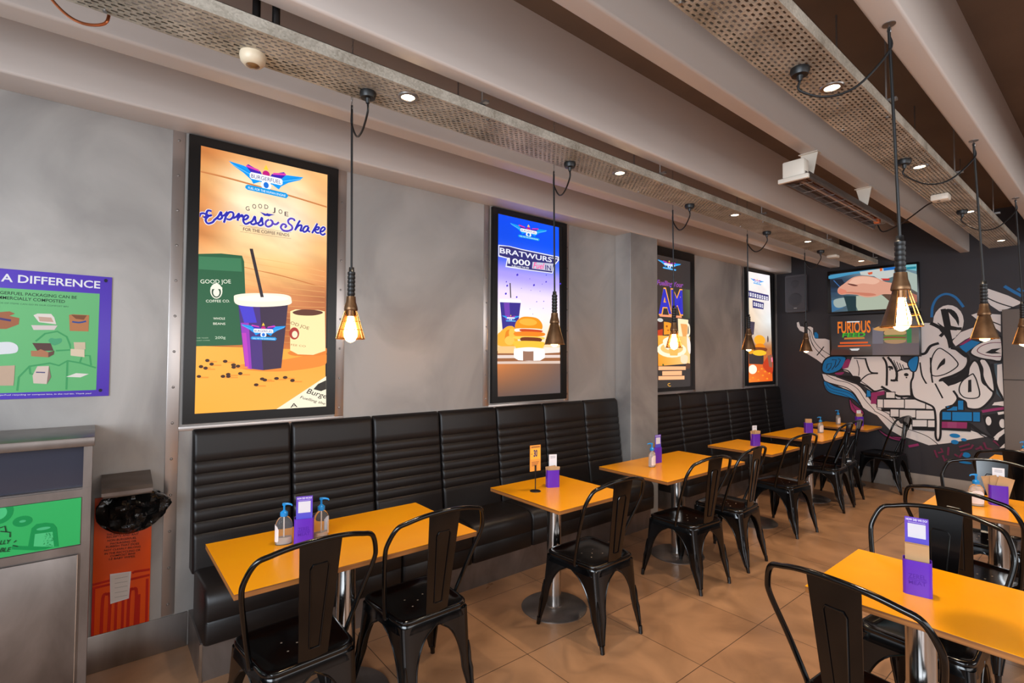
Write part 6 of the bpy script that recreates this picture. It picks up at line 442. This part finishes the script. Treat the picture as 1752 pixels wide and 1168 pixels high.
def pendant(x, y, zb, face, canopy, hook, label):
    """face: direction (deg) towards which the open caged side looks"""
    global LM
    t = thing('pendant_lamp', label, 'pendant lamp', (x, y, zb), 0, GP)
    if LM is None:
        LM = {}
        for k, (bm, m) in lamp_parts().items(): o = obj(k, bm, m, t, ang=50); LM[k] = o.data
        os = [c for c in t.children]
    else:
        os = []
        for k, me in LM.items(): o = bpy.data.objects.new(k, me); C.objects.link(o); o.parent = t; os.append(o)
    for o in os: o.rotation_euler = (0, 0, (face + 90) * D2R)
    c = Vector(canopy) - Vector((x, y, zb)); h = Vector(hook) - Vector((x, y, zb))
    obj('ceiling_rose', lathe(NB(), [(0, 0), (.034, 0), (.036, -.012), (.030, -.028), (.012, -.030), (.008, -.05), (0, -.05)], c, n=24), M_rubber, t)
    bm = tube(NB(), [h + Vector((0, 0, -.03)), h * .5 + Vector((0, 0, .17)), Vector((0, 0, .34))], .0055)
    s = c + Vector((0, 0, -.05)); e = h + Vector((0, 0, -.09)); dr = .07 + .1 * (s - e).length
    cp = catmull([s, s + Vector((0, 0, -.04)), (s * .7 + e * .3) + Vector((0, 0, -dr)), (s * .35 + e * .65) + Vector((0, 0, -dr)), e + Vector((0, 0, -.01)), e + Vector((0, 0, .05)), h + Vector((0, 0, -.01))])
    tube(bm, cp, .0048); obj('cord', bm, M_rubber, t)
    bm = NB(); top = ZC if hook[2] < 2.88 else ZB; z = h.z + zb - .012; a = 0
    tube(bm, [(h.x + .006 * math.cos(q * PI / 5), h.y, h.z - .02 + .01 * math.sin(q * PI / 5)) for q in range(10)], .002, 6, closed=True)
    while z < top - .008:
        dx, dy = (.004, 0) if a % 2 else (0, .004)
        tube(bm, [(h.x + dx * math.cos(q * PI / 4), h.y + dy * math.cos(q * PI / 4), z - zb + .011 * math.sin(q * PI / 4)) for q in range(8)], .0012, 4, closed=True); z += .018; a += 1
    if top == ZB: lathe(bm, [(.0, 0), (.022, 0), (.022, -.003), (0, -.004)], (h.x, h.y, top - zb), n=18)
    obj('chain', bm, M_steel, t)
W1 = [(.93, .886, 'open cage pendant with bright bulb right of the coffee poster, nearest booth', -21), (2.28, 2.144, 'pendant lamp hanging in front of the blue burger poster', 150), (3.63, 3.43, 'glowing pendant hanging in front of the dark breakfast poster', -45), (4.90, 4.707, 'pendant lamp hanging in front of the farthest lightbox poster', 140), (6.27, 5.968, 'small pendant below the wall speaker, farthest in the booth row', 135)]
for y, cy, lab, fc in W1: pendant(.6, y, 1.715, fc, (.868, cy, 2.79), (.6, y - .01, 2.855), lab)
for y, cy, hy, lab, fc in [(2.33, 2.139, 2.30, 'largest pendant over aisle in front of the wall screens, half shielded bulb', -5), (4.02, 3.597, 3.92, 'bronze shaded pendant in front of the white circle of the mural', 120), (5.68, 5.173, 5.58, 'bronze shaded pendant cut by the right edge of the picture', 120)]:
    pendant(2.415, y, 1.755, fc, (2.145, cy, 2.79), (2.40, hy, 2.905), lab)
# ------------------------------------------------------------ banquette
def back_panel(y0, y1, plain=False):
    z0, z1 = .43, 1.213; xf = lambda z: -.325 - .085 * max(0, (z - .45)) / .76
    gz = [1.03 - .0655 * k for k in range(7)]
    zs = sorted(set([z0, z0 + .02] + [z1 - .04 + .04 * math.sin(a * PI / 10) for a in range(6)] + [g + d_ for g in gz for d_ in (-.026, -.008, -.003, 0, .003, .008)] + [1.08, 1.12]))
    ys = [y0 + .004 + .022 * (1 - math.cos(a * PI / 8)) for a in range(5)]; ys = ys + [(y0 + y1) / 2] + [y1 + y0 - q for q in reversed(ys)]
    bm = NB(); rows = []
    for z in zs:
        row = []
        for y in ys:
            x = xf(z); g = min(abs(z - q) for q in gz)
            if g < .009: x -= .007 * (1 - g / .009) ** .7
            elif z < 1.03: x += .0006
            e = min(y - y0 - .004, y1 - .004 - y); 
            if e < .022: x -= .022 - math.sqrt(max(0, .022 ** 2 - (.022 - e) ** 2))
            if z > z1 - .04: x -= .04 - math.sqrt(max(0, .04 ** 2 - (z - z1 + .04) ** 2))
            row.append(Vector((x, y, z)))
        rows.append(row)
    for r in rows: r.insert(0, Vector((XW + .002, r[0].y, r[0].z))); r.append(Vector((XW + .002, r[-1].y, r[-1].z)))
    ring_loft(bm, rows, closed=False)
    a, b_ = rows[-1], rows[0]
    for r in (a, b_): bm.faces.new([bm.verts.new(p) for p in r])
    bmesh.ops.remove_doubles(bm, verts=bm.verts, dist=1e-5)
    return bm
def cushion(y0, y1):
    prof = [(-.33, .455), (-.10, .462), (-.02, .456), (.012, .444), (.032, .42), (.038, .39), (.040, .315), (.034, .308), (.039, .30), (.036, .20), (.03, .192), (-.33, .192)]
    rings = []
    for e, s in ((.002, .022), (.008, .008), (.02, 0), (None, 0), (-.02, 0), (-.008, .008), (-.002, .022)):
        y = (y0 + y1) / 2 if e is None else (y0 + e if e > 0 else y1 + e)
        rings.append([Vector((x - (s if x > -.3 else 0), y, z - (s * .6 if z > .4 else 0))) for x, z in prof])
    return ring_loft(NB(), rings)
def banquette(edges, label, near=True):
    t = thing('banquette_bench', label, 'bench', (0, 0, 0)); y0, y1 = edges[0], edges[-1]; t.location = (-.2, (y0 + y1) / 2, 0); L = Vector(t.location)
    def ad(name, bm, m, **k):
        for v in bm.verts: v.co -= L
        obj(name, bm, m, t, **k)
    for a, b_ in zip(edges, edges[1:]): ad('backrest_panel', back_panel(a, b_), M_vinyl, ang=50); ad('seat_cushion', cushion(a + .012, b_ + .012 if b_ != y1 else b_), M_vinyl, ang=50)
    bm = box(NB(), XW + .002, -.015, y0 + .006, y1, .0, .192); box(bm, -.015, -.011, y0 + .012, y1, .022, .188); ad('plinth', bm, M_stain, sm=False)
    ad('corner_strip', box(NB(), -.018, -.008, y0 + .002, y0 + .014, 0, .19), M_chrome, sm=False)
banquette([.42, .955, 1.5, 2.04, 2.59, 3.13, 3.66, 4.165], 'long black vinyl banquette bench against left wall, nearest the camera')
banquette([4.74, 5.29, 5.86, 6.40, 6.94, 7.47, 7.975], 'black vinyl banquette bench beyond the wall column, reaching the far wall')
# ------------------------------------------------------------ tables
def table(x0, x1, y0, y1, label, group, px=None, py=None, base='round'):
    cx, cy = (x0 + x1) / 2, (y0 + y1) / 2; t = thing('cafe_table', label, 'table', (cx, cy, 0), 0, group); hx, hy = (x1 - x0) / 2, (y1 - y0) / 2
    px = 0 if px is None else px - cx; py = 0 if py is None else py - cy
    obj('tabletop', box(NB(), -hx, hx, -hy, hy, .7485, .75), M_orange, t, sm=False)
    tp = t.children[0]; obj('plywood_edge', box(NB(), -hx, hx, -hy, hy, .726, .7485, .0015), M_ply, tp, sm=False)
    obj('pedestal', cyl(cyl(NB(), (px, py, .012), (px, py, .70), .047, 28), (px, py, .70), (px, py, .726), .09, 24), M_chrome, t)
    obj('base_plate', lathe(NB(), [(0, .02), (.05, .02), (.055, .014), (.205, .010), (.214, .004), (.214, 0), (0, 0)], (px, py, 0), n=48), M_stain, t)
GT = 'orange topped tables along the banquette'; GR = 'orange topped tables on the aisle side'
table(.195, .838, .408, 1.508, 'long orange table with two hand sanitiser bottles, nearest in the booth row', GT)
table(.195, .859, 2.074, 2.70, 'small square orange table with a number stand on a rod', GT, .53, 2.35)
table(.212, .851, 3.159, 4.293, 'long orange table in front of the wall column', GT, .53, 3.77)
table(.219, .851, 4.805, 5.422, 'small orange table just beyond the wall column', GT)
table(.216, .856, 5.976, 6.993, 'long orange table with purple holder and sanitiser, second from far wall', GT)
table(.21, .87, 7.38, 7.955, 'farthest orange table, its end against the mural wall', GT)
table(2.136, 2.745, 2.155, 2.765, 'square orange table with QR card holder at lower right, nearest on aisle side', GR, 2.45, 2.36)
table(2.13, 2.74, 3.885, 4.50, 'second aisle side table, clear sanitiser bottle and kraft menus on it', GR)
table(2.13, 2.74, 5.88, 6.49, 'third aisle side table, mostly hidden behind chairs at right edge', GR)
# ------------------------------------------------------------ chairs
def lerp(a, b_, t): return a + (b_ - a) * t
def seat_outline(f, z, n=6, r=.062, hf=.197, hb=.172, yf=.195, yb=-.176):
    hf += f; hb += f; yf += f; yb -= f; cs = [(hf, yf), (-hf, yf), (-hb, yb), (hb, yb)]; out = []
    for i, (x, y) in enumerate(cs):
        p = Vector((x, y)); a = Vector(cs[i - 1]) - p; b_ = Vector(cs[(i + 1) % 4]) - p; a.normalize(); b_.normalize()
        p0 = p + a * r; p1 = p + b_ * r
        for k in range(n + 1): t_ = k / n; q = p0 * (1 - t_) ** 2 + p * 2 * t_ * (1 - t_) + p1 * t_ ** 2; out.append(Vector((q.x, q.y, z)))
    return out
def make_chair(label, group):
    t = thing('metal_cafe_chair', label, 'chair', (0, 0, 0), 0, group)
    bm = NB(); R = []
    for f, z in ((-.10, .440), (-.05, .442), (-.022, .446), (-.010, .453), (0, .455), (.006, .450), (.007, .440), (.004, .432)): R.append(seat_outline(f, z))
    ring_loft(bm, R, caps=False)
    bm.faces.new([bm.verts.new(p) for p in seat_outline(-.10, .440)]); ring_loft(bm, [seat_outline(-.004, .432), seat_outline(-.10, .436)], caps=False); bmesh.ops.remove_doubles(bm, verts=bm.verts, dist=1e-5)
    st = obj('seat', bm, M_black, t, ang=50)
    bm = NB()
    for x, y in ((0, 0), (.05, .04), (-.05, .04), (.05, -.04), (-.05, -.04)): lathe(bm, [(.0045, .4412), (0, .4414)], (x, y, 0), n=8)
    obj('drain_hole', bm, mat('drain_hole_light', (170, 150, 130), .6), st)
    # apron band
    bm = NB(); ring_loft(bm, [seat_outline(.004, .433), seat_outline(.007, .425), seat_outline(.010, .405), seat_outline(.012, .395), seat_outline(.009, .395), seat_outline(.004, .43)], caps=False); obj('apron', bm, M_black, t, ang=50)
    hf, hb, yf, yb = .203, .178, .201, -.182
    for sx, sy in ((1, 1), (-1, 1), (-1, -1), (1, -1)):
        hx = hf if sy > 0 else hb; top = Vector((sx * hx, yf if sy > 0 else yb, .425)); ft = Vector((sx * (.235 if sy > 0 else .175), .235 if sy > 0 else -.235, 0))
        ax = Vector((-sx, 0, 0)); other = Vector((sx * (hb if sy > 0 else hf), yb if sy > 0 else yf, .425)); ay = (other - top); wy = ay.length / 2; ay.normalize(); wx = hx
        bm = NB(); rings = []; NZ = 22
        ea = []; eb = []
        for i in range(NZ + 1):
            z = .425 * (1 - i / NZ); s_ = 1 - z / .425; c = top.lerp(ft, s_ ** 1.15); c.z = z
            z1_, z2_ = .17, .392
            def arm(Wd):
                base = lerp(.014, .055, min(1, z / z1_) ** 1.2) if z < z1_ else .055
                if z >= z2_: return Wd
                if z > z1_: q = (z - z1_) / (z2_ - z1_); return Wd - (Wd - .055) * math.sqrt(max(0, 1 - q * q)) ** 1.0
                return base
            a_, b2 = arm(wx), arm(wy); r = min(.03, a_ * .6, b2 * .6); th = .0035
            if z < .045: th = .006
            pts = []
            n_ = 5
            p_a = c + ax * a_; p_b = c + ay * b2
            pts.append(p_a)
            for k in range(n_ + 1):
                tt = k / n_; pa = c + ax * r; pb = c + ay * r; pts.append(pa * (1 - tt) ** 2 + c * 2 * tt * (1 - tt) + pb * tt ** 2)
            pts.append(p_b); ea.append(p_a.copy()); eb.append(p_b.copy())
            inn = (ax + ay).normalized() * th * 1.6
            ins = [p + inn for p in reversed(pts)]
            ins[0] = p_b + ax * th; ins[-1] = p_a + ay * th
            rings.append(pts + ins)
        ring_loft(bm, rings)
        for e in (ea, eb): tube(bm, e[1:-2], .0042, 6)
        # pressed rib on the outer corner and foot
        d_ = -(ax + ay).normalized(); rib = []
        for i in range(9):
            z = .24 * (1 - i / 8) + .03; c = top.lerp(ft, (1 - z / .425) ** 1.15); c.z = z; rib.append(c - d_ * (.010 if z > .15 else .004))
        tube(bm, rib, [.003, .008, .010, .010, .010, .009, .009, .008, .008], 8)
        cyl(bm, top.lerp(ft, .90) - d_ * .006 + Vector((0, 0, 0)), ft - d_ * .006, .0125, 10)
        obj('leg', bm, M_black, t, ang=35)
    # hoop
    pts = [(-.190, -.040, .425), (-.197, -.046, .46), (-.229, -.101, .613), (-.258, -.162, .76), (-.256, -.182, .82), (-.226, -.209, .888), (-.175, -.222, .908), (-.10, -.236, .925), (0, -.244, .932)]
    full = pts + [(-x, y, z) for x, y, z in reversed(pts[:-1])]
    fr = obj('back_frame', tube(NB(), catmull(full, False, 5), .0105, 10), M_black, t)
    for s in (-1, 1):
        bm = NB(); tube(bm, [(s * .172, -.04, .449), (s * .186, -.04, .449), (s * .2, -.04, .449)], .006, 8); obj('frame_bracket', bm, M_black, fr)
    bm = NB(); rings = []
    for i in range(13):
        s_ = i / 12; z = lerp(.430, .927, s_); w_ = lerp(.056, .083, s_); y = -.172 - .070 * s_
        fold = .004
        rings.append([Vector((-w_, y + fold, z)), Vector((-w_, y, z)), Vector((0, y - .004, z)), Vector((w_, y, z)), Vector((w_, y + fold, z)), Vector((0, y + .001, z))])
    ring_loft(bm, rings); 
    for yo in (-.005, .003):
        def sp_(x, z): s_ = (z - .430) / .497; return Vector((x, -.172 - .070 * s_ + yo, z))
        tube(bm, [sp_(-.020, .50), sp_(-.036, .82), sp_(-.028, .836), sp_(.028, .836), sp_(.036, .82), sp_(.020, .50)], .0030, 6, closed=True)
    obj('back_splat', bm, M_black, t, ang=35)
    return t
GC = 'black metal chairs on the aisle side of the booth tables'; GC2 = 'black metal chairs at the aisle side tables'
ch = make_chair('black metal chair at near end of the nearest booth table, cut by picture bottom', GC)
ch.location = (.735, .668, 0); ch.rotation_euler = (0, 0, 93 * D2R)
W = 90
for x, y, a, lab, g in [
    (.72, 1.24, W + 1, 'black metal chair at far end of nearest booth table', GC),
    (.852, 2.36, W, 'black metal chair pulled up to the square table with number stand', GC),
    (.834, 3.435, W - 4, 'nearer black metal chair at the long table by the column', GC),
    (.84, 4.03, W + 3, 'farther black metal chair at the long table by the column', GC),
    (.80, 5.14, W - 7, 'black metal chair at the small table beyond the column', GC),
    (.765, 6.30, W + 2, 'nearer black metal chair at second table from far wall', GC),
    (.73, 6.74, W + 2, 'farther black metal chair at second table from far wall', GC),
    (.96, 7.70, W - 6, 'black metal chair at the farthest table, in front of mural', GC),
    (2.374, 2.073, -8, 'black metal chair at bottom right, back towards camera', GC2),
    (2.362, 2.849, 177, 'black metal chair behind QR card holder, facing the camera', GC2),
    (2.39, 3.82, -14, 'black metal chair in front of the table with kraft menus, seat tucked under', GC2),
    (2.331, 4.60, 181, 'black metal chair behind the table with kraft menus, facing the camera', GC2),
    (2.40, 5.69, -3, 'rearmost black metal chair at the right edge, partly cut off', GC2)]:
    dup(ch, (x, y, 0), a * D2R, lab, g)
# ------------------------------------------------------------ table things
def rbox_ring(hx, hy, r, z, n=4):
    out = []
    for cx, cy, a0 in ((hx - r, hy - r, 0), (-hx + r, hy - r, 90), (-hx + r, -hy + r, 180), (hx - r, -hy + r, 270)):
        for k in range(n + 1): a = (a0 + 90 * k / n) * D2R; out.append(Vector((cx + r * math.cos(a), cy + r * math.sin(a), z)))
    return out
def holder(x, y, rz, label, card=None, fan=0, h=.12, kz=.19, cz=.225, txt=True, front=False):
    """box with face towards local +x"""
    t = thing('menu_holder', label, 'menu holder', (x, y, .75), rz * D2R, 'purple menu holders on the tables')
    bm = NB(); o_ = (.027, .044, .012); i_ = (.0245, .0415, .0105)
    ring_loft(bm, [rbox_ring(*o_[:2], o_[2], 0), rbox_ring(o_[0], o_[1], o_[2], h), rbox_ring(i_[0], i_[1], i_[2], h), rbox_ring(i_[0], i_[1], i_[2], .006)])
    b = obj('holder_box', bm, M_purple, t)
    if txt:
        k = Ink(lambda a, b_, hh: (.0272 + hh * .5, a, b_), .0006)
        V = []
        for s, z, hgt in (('ZEREL', .062, .017), ('MEAT', .040, .014)): k.draw(['T', (82, 34, 168), s, (-.026, z), (.026, z + .002), hgt, {'b': 2}])
        k.draw(['S', (82, 34, 168), .002, 0, 0, [(-.028, .058), (.028, .059)]]); k.build('embossed_lettering', M_print, b)
    bm = NB()
    for q in range(3):
        a = (q - 1) * fan * D2R; M = Matrix.Translation((.010 - q * .008, 0, .01)) @ Matrix.Rotation(a, 4, 'X'); tt = NB(); box(tt, -.0012, .0012, -.036, .036, 0, kz - .01 - q * .006 + (.012 if q == 2 else 0)); merge(bm, tt, 0, M)
    obj('kraft_sheets', bm, M_kraft, t, sm=False)
    if card == 'qr':
        cx_ = .0165 if front else -.0175
        bm = box(NB(), cx_, cx_ + .0013, -.036, .036, .01, cz); c = obj('promo_card', bm, M_purpd, t, sm=False)
        k = Ink(lambda a, b_, hh: (cx_ + .0014 + hh, a, b_), .0002)
        k.draw(['H', [[(104, 66, 190)] * 2, [(88, 84, 205)] * 2, [(70, 110, 215)] * 2], [(-.036, cz), (.036, cz), (.036, .02), (-.036, .02)], 0])
        k.draw(['P', (218, 217, 226), 0, [(-.027, cz - .077), (.027, cz - .077), (.027, cz - .024), (-.027, cz - .024)]])
        k.draw(['T', (240, 238, 250), 'HOW DID WE DO?', (-.032, cz - .013), (.032, cz - .013), .008, {'b': 3}]); k.draw(['P', (190, 180, 225), 0, [(-.026, cz - .020), (.026, cz - .020), (.026, cz - .018), (-.026, cz - .018)]]); k.build('card_print', M_print, c)
    elif card == 'white':
        c = obj('white_card', box(NB(), -.0185, -.0172, -.02, .036, .01, cz), M_white, t, sm=False)
        k = Ink(lambda a, b_, hh: (-.0171 + hh, a, b_), .0002)
        for q in range(3): k.draw(['S', (150, 150, 155), .002, 0, 0, [(-.010, cz - .012 - q * .006), (.026, cz - .012 - q * .006)]])
        k.build('card_print', M_print, c)
    return t
def bottle(x, y, rz, label, fill=1., pump=-39, lab=0, group='hand sanitiser bottles on the tables'):
    t = thing('sanitiser_bottle', label, 'bottle', (x, y, .75), rz * D2R, group)
    def ov(r, z): return [Vector((r * .62 * math.cos(a * PI / 12), r * math.sin(a * PI / 12), z)) for a in range(24)]
    pr = [(.036, 0), (.038, .004), (.038, .085), (.036, .1), (.030, .115), (.020, .126), (.0145, .130), (.0145, .136)]
    b = obj('bottle_body', ring_loft(NB(), [ov(r, z) for r, z in pr]), M_clear, t)
    if fill > 0: obj('gel', ring_loft(NB(), [ov(r - .004, z) for r, z in [(.036, .003), (.037, .006), (.037, .085 * fill + .004)] + ([(.035, .1), (.024, .118)] if fill >= 1 else [])]), M_gel, b)
    bm = NB(); rings = []
    for z, s in ((.016, .7), (.022, .82), (.074, .82), (.088, .55), (.094, .25)): rings.append([Vector((.0245 * math.cos(a), .0392 * math.sin(a), z)) for a in [-s * 1.15 + q * s * 2.3 / 10 for q in range(11)]])
    ring_loft(bm, rings, closed=False); 
    for v in bm.verts: v.co.x *= 1.0
    for v in bm.verts:
        if lab: v.co.xy = Matrix.Rotation(lab * D2R, 2) @ v.co.xy; v.co.x *= (.0245 / .0392 if abs(lab) > 45 else 1) * 1.0; v.co.y *= (.0392 / .0245 if abs(lab) > 45 else 1)
    obj('label_sticker', bm, M_label, t)
    bm = NB(); lathe(bm, [(.016, .130), (.0175, .133), (.0175, .148), (.012, .153), (.008, .156), (.005, .158), (.005, .178), (.009, .180), (.009, .190), (0, .191)], n=18)
    tube(bm, [(0, 0, .186), (0, -.018, .187), (0, -.034, .184), (0, -.037, .178)], [.006, .005, .004, .003], 8)
    obj('pump', bm, M_blue, t).rotation_euler = (0, 0, (pump - rz) * D2R); obj('dip_tube', cyl(NB(), (0, 0, .01), (0, 0, .13), .003, 8), M_wplast, t)
    return t
holder(.455, .775, -18, 'purple holder with blank topped card between two pumps on nearest table', 'qr', h=.118, kz=.15, cz=.222, front=True)
bottle(.415, .695, -15, 'clear sanitiser bottle left of holder on nearest booth table', 0.35, 141, -90)
bottle(.43, .863, 10, 'clear sanitiser bottle right of holder on nearest booth table', 0.25, 141, 90)
holder(.435, 2.425, -25, 'purple holder with white slip beside the number stand', 'white', 6, .116, .14, .215, False)
t = thing('number_stand', 'orange sign clipped on a black rod stand, on the small square table', 'sign stand', (.451, 2.253, .75), -8 * D2R)
obj('stand_base', lathe(NB(), [(0, .006), (.005, .008), (.034, .004), (.037, 0), (0, 0)], n=28), M_frame, t)
obj('rod', cyl(cyl(cyl(NB(), (0, 0, .004), (0, 0, .17), .0035, 10), (.003, -.006, .13), (.003, -.006, .172), .0015, 6), (.003, .006, .13), (.003, .006, .172), .0015, 6), M_frame, t)
sg = obj('sign_card', box(NB(), -.003, -.001, -.042, .042, .132, .302), mat('orange_card', (248, 165, 70), .45), t, sm=False)
k = Ink(lambda a, b_, h: (-.0009 + h, a, b_), .0002)
k.draw(['P', (250, 190, 70), 0, [(-.04, .21), (.04, .21), (.04, .28), (-.04, .28)]]); k.draw(['T', (70, 45, 110), '30', (-.014, .228), (.016, .228), .042, {'b': 6}]); k.draw(['T', (90, 50, 40), 'TABLE NUMBER', (-.032, .287), (.034, .287), .006, {'b': 1}]) if 0 else None
for q in range(4): k.draw(['S', (120, 60, 70), .0025, 0, 0, [(-.03, .192 - q * .008), (.03 - q * .006, .192 - q * .008)]])
k.draw(['S', (90, 50, 40), .004, 0, 0, [(-.033, .290), (.034, .290)]]); k.draw(['S', (150, 60, 40), .003, 0, 0, [(-.036, .245), (-.024, .245)]]); k.build('sign_print', M_print, sg)
bottle(.477, 3.50, 5, 'filled sanitiser bottle on the long table by the column')
holder(.40, 3.67, -5, 'tall purple holder with card behind sanitiser, table by the column', 'qr', 4, .13, .17, .235, False, True)
holder(.531, 5.165, -22, 'purple holder with kraft sheets on table just beyond the column', 'white', 8, .12, .155, .20, False)
holder(.505, 6.56, -40, 'purple holder with kraft sheets beside sanitiser, second table from far wall', None, 0, .12, .165, .2, False)
bottle(.60, 6.66, -20, 'sanitiser bottle beside purple holder, second table from far wall')
bottle(.44, 7.72, -10, 'sanitiser bottle on the farthest table in front of dark wall')
holder(.66, 7.80, -40, 'purple holder with kraft sheets on farthest table, before the mural', 'white', 0, .12, .16, .2, False)
holder(2.43, 2.42, -78, 'purple embossed holder with kraft envelopes and card, nearest aisle side table', 'qr', 0, .128, .185, .28)
bottle(2.345, 4.14, -60, 'full sanitiser bottle beside kraft menus on second aisle side table')
holder(2.425, 4.27, -70, 'purple holder with fanned kraft menus on second aisle side table', 'white', 14, .12, .175, .22, False)
bottle(2.365, 6.10, -50, 'sanitiser bottle on third aisle side table at right picture edge')
# ------------------------------------------------------------ bin station and signs by the left wall
t = thing('bin_cabinet', 'stainless steel bin cabinet with green front panel at left edge', 'bin cabinet', (-.2, -.5, 0)); L = Vector(t.location)
def ad(name, bm, m, par=None, **k):
    for v in bm.verts: v.co -= L
    return obj(name, bm, m, par or t, **k)
ad('top', box(NB(), XW + .002, .045, -1.15, -.005, 1.232, 1.272, .003), M_stain)
bm = NB(); box(bm, XW + .002, .02, -1.14, -.012, .05, 1.05); box(bm, XW + .002, XW + .02, -1.14, -.012, 1.05, 1.232); box(bm, XW + .002, .02, -1.14, -1.12, 1.05, 1.232); box(bm, XW + .02, .03, -.042, -.012, 1.05, 1.232); box(bm, -.012, .032, -.042, -.012, .02, 1.05); box(bm, .02, .032, -1.14, -.042, 1.012, 1.045); box(bm, .02, .032, -1.14, -.042, .770, .803)
ad('body', bm, M_stain, sm=False)
ad('opening_panel', box(NB(), -.02, -.012, -1.12, -.042, 1.05, 1.232), M_glass, sm=False)
gp = ad('green_panel', box(NB(), .02, .030, -1.12, -.0455, .8065, 1.0085), M_green, sm=False)
art('green', 'panel_print', M_print, lambda a, b_, h: (.0304 + h - L.x, min(a, -.046) - L.y, min(max(b_, .807), 1.008) - L.z), gp, .00004)
dr = ad('door', box(NB(), .02, .034, -1.12, -.052, .08, .763, .002), M_stain)
ad('door_edge', box(NB(), .0335, .035, -.054, -.051, .08, .763), M_chrome, None)
s = obj('recycling_sign', box(NB(), -.005, .003, -.30, .30, 0, .624, .001), M_violet); s.location = (XW + .006, -.255, 1.42); s.scale = (1, 1, 1)
tag(s, 'purple and green packaging composting sign on wall above bin cabinet', 'sign')
k = art('compost', 'sign_print', M_print, lambda a, b_, h: (h + .0032, max(a, -.54) + .255, b_ - 1.42), s, .00008)
s = obj('bin_sign', box(NB(), -.005, .003, 0, .243, 0, .70, .001), M_red); s.location = (XW + .006, .001, .192)
tag(s, 'bright orange-red rubbish sign on wall under the black bin liner', 'sign'); art('orange', 'sign_print', M_print, lambda a, b_, h: (h + .0032, min(max(a - .001, 0), .243), max(b_ - .192, 0)), s, .00008)
s = obj('receipt_note', box(NB(), 0, .0012, .071, .157, -.16, -.005), M_white, sm=False); s.location = (XW + .0115, 0, .49)
bm = NB(); ring_loft(bm, [[Vector((x, .076, -.155)), Vector((x, .153, -.148)), Vector((x, .160, -.008)), Vector((x, .071, .000))] for x in (0, .001)])
s.data = bpy.data.meshes.new('receipt_note'); bm.to_mesh(s.data); s.data.materials.append(M_white); tag(s, 'white paper receipt stuck on the orange-red sign', 'paper')
art('note', 'note_print', M_print, lambda a, b_, h: (h + .0012, min(max(a, .075), .152), min(max(b_ - .49, -.145), -.01)), s, .00008)
t = thing('bin_chute', 'wall mounted steel hood holding black bin liner above the orange-red sign', 'bin', (XW, .13, .925))
bm = NB(); ring_loft(bm, [[Vector((x, y, z)) for x, z in [(.002, .075), (.008, .085), (.19, .045), (.205, .028), (.205, .012), (.195, .012), (.19, .03), (.002, .07)]] for y in (-.105, .102)])
obj('hood', bm, M_stain, t, sm=False)
obj('rim', box(NB(), .02, .2, -.10, .10, .0, .02, .004), M_stain, t)
b = NB(); bmesh.ops.create_uvsphere(b, u_segments=40, v_segments=24, radius=1)
for v in b.verts:
    p = v.co.copy(); z = p.z
    x = .105 + p.x * .10; y = .014 + p.y * .135 + (.03 if p.y > .3 else 0) * p.y; zz = -.08 + z * (.135 if z < 0 else .095)
    nn = noise.noise(Vector((p.x * 2.3, p.y * 2.3, p.z * 1.2)) + Vector((3, 1, 2))) * .03 + noise.noise(p * 5) * .012
    v.co = Vector((max(.004, x + nn * p.x * 1.5 + nn * .5), y + nn * p.y, min(zz, .004) + nn * .4 * (z < 0)))
lb = obj('bin_liner', b, M_bag, None, ang=25); lb.location = (XW, .13, .925); tag(lb, 'crumpled black plastic bin liner bulging from the wall mounted hood', 'bin liner')
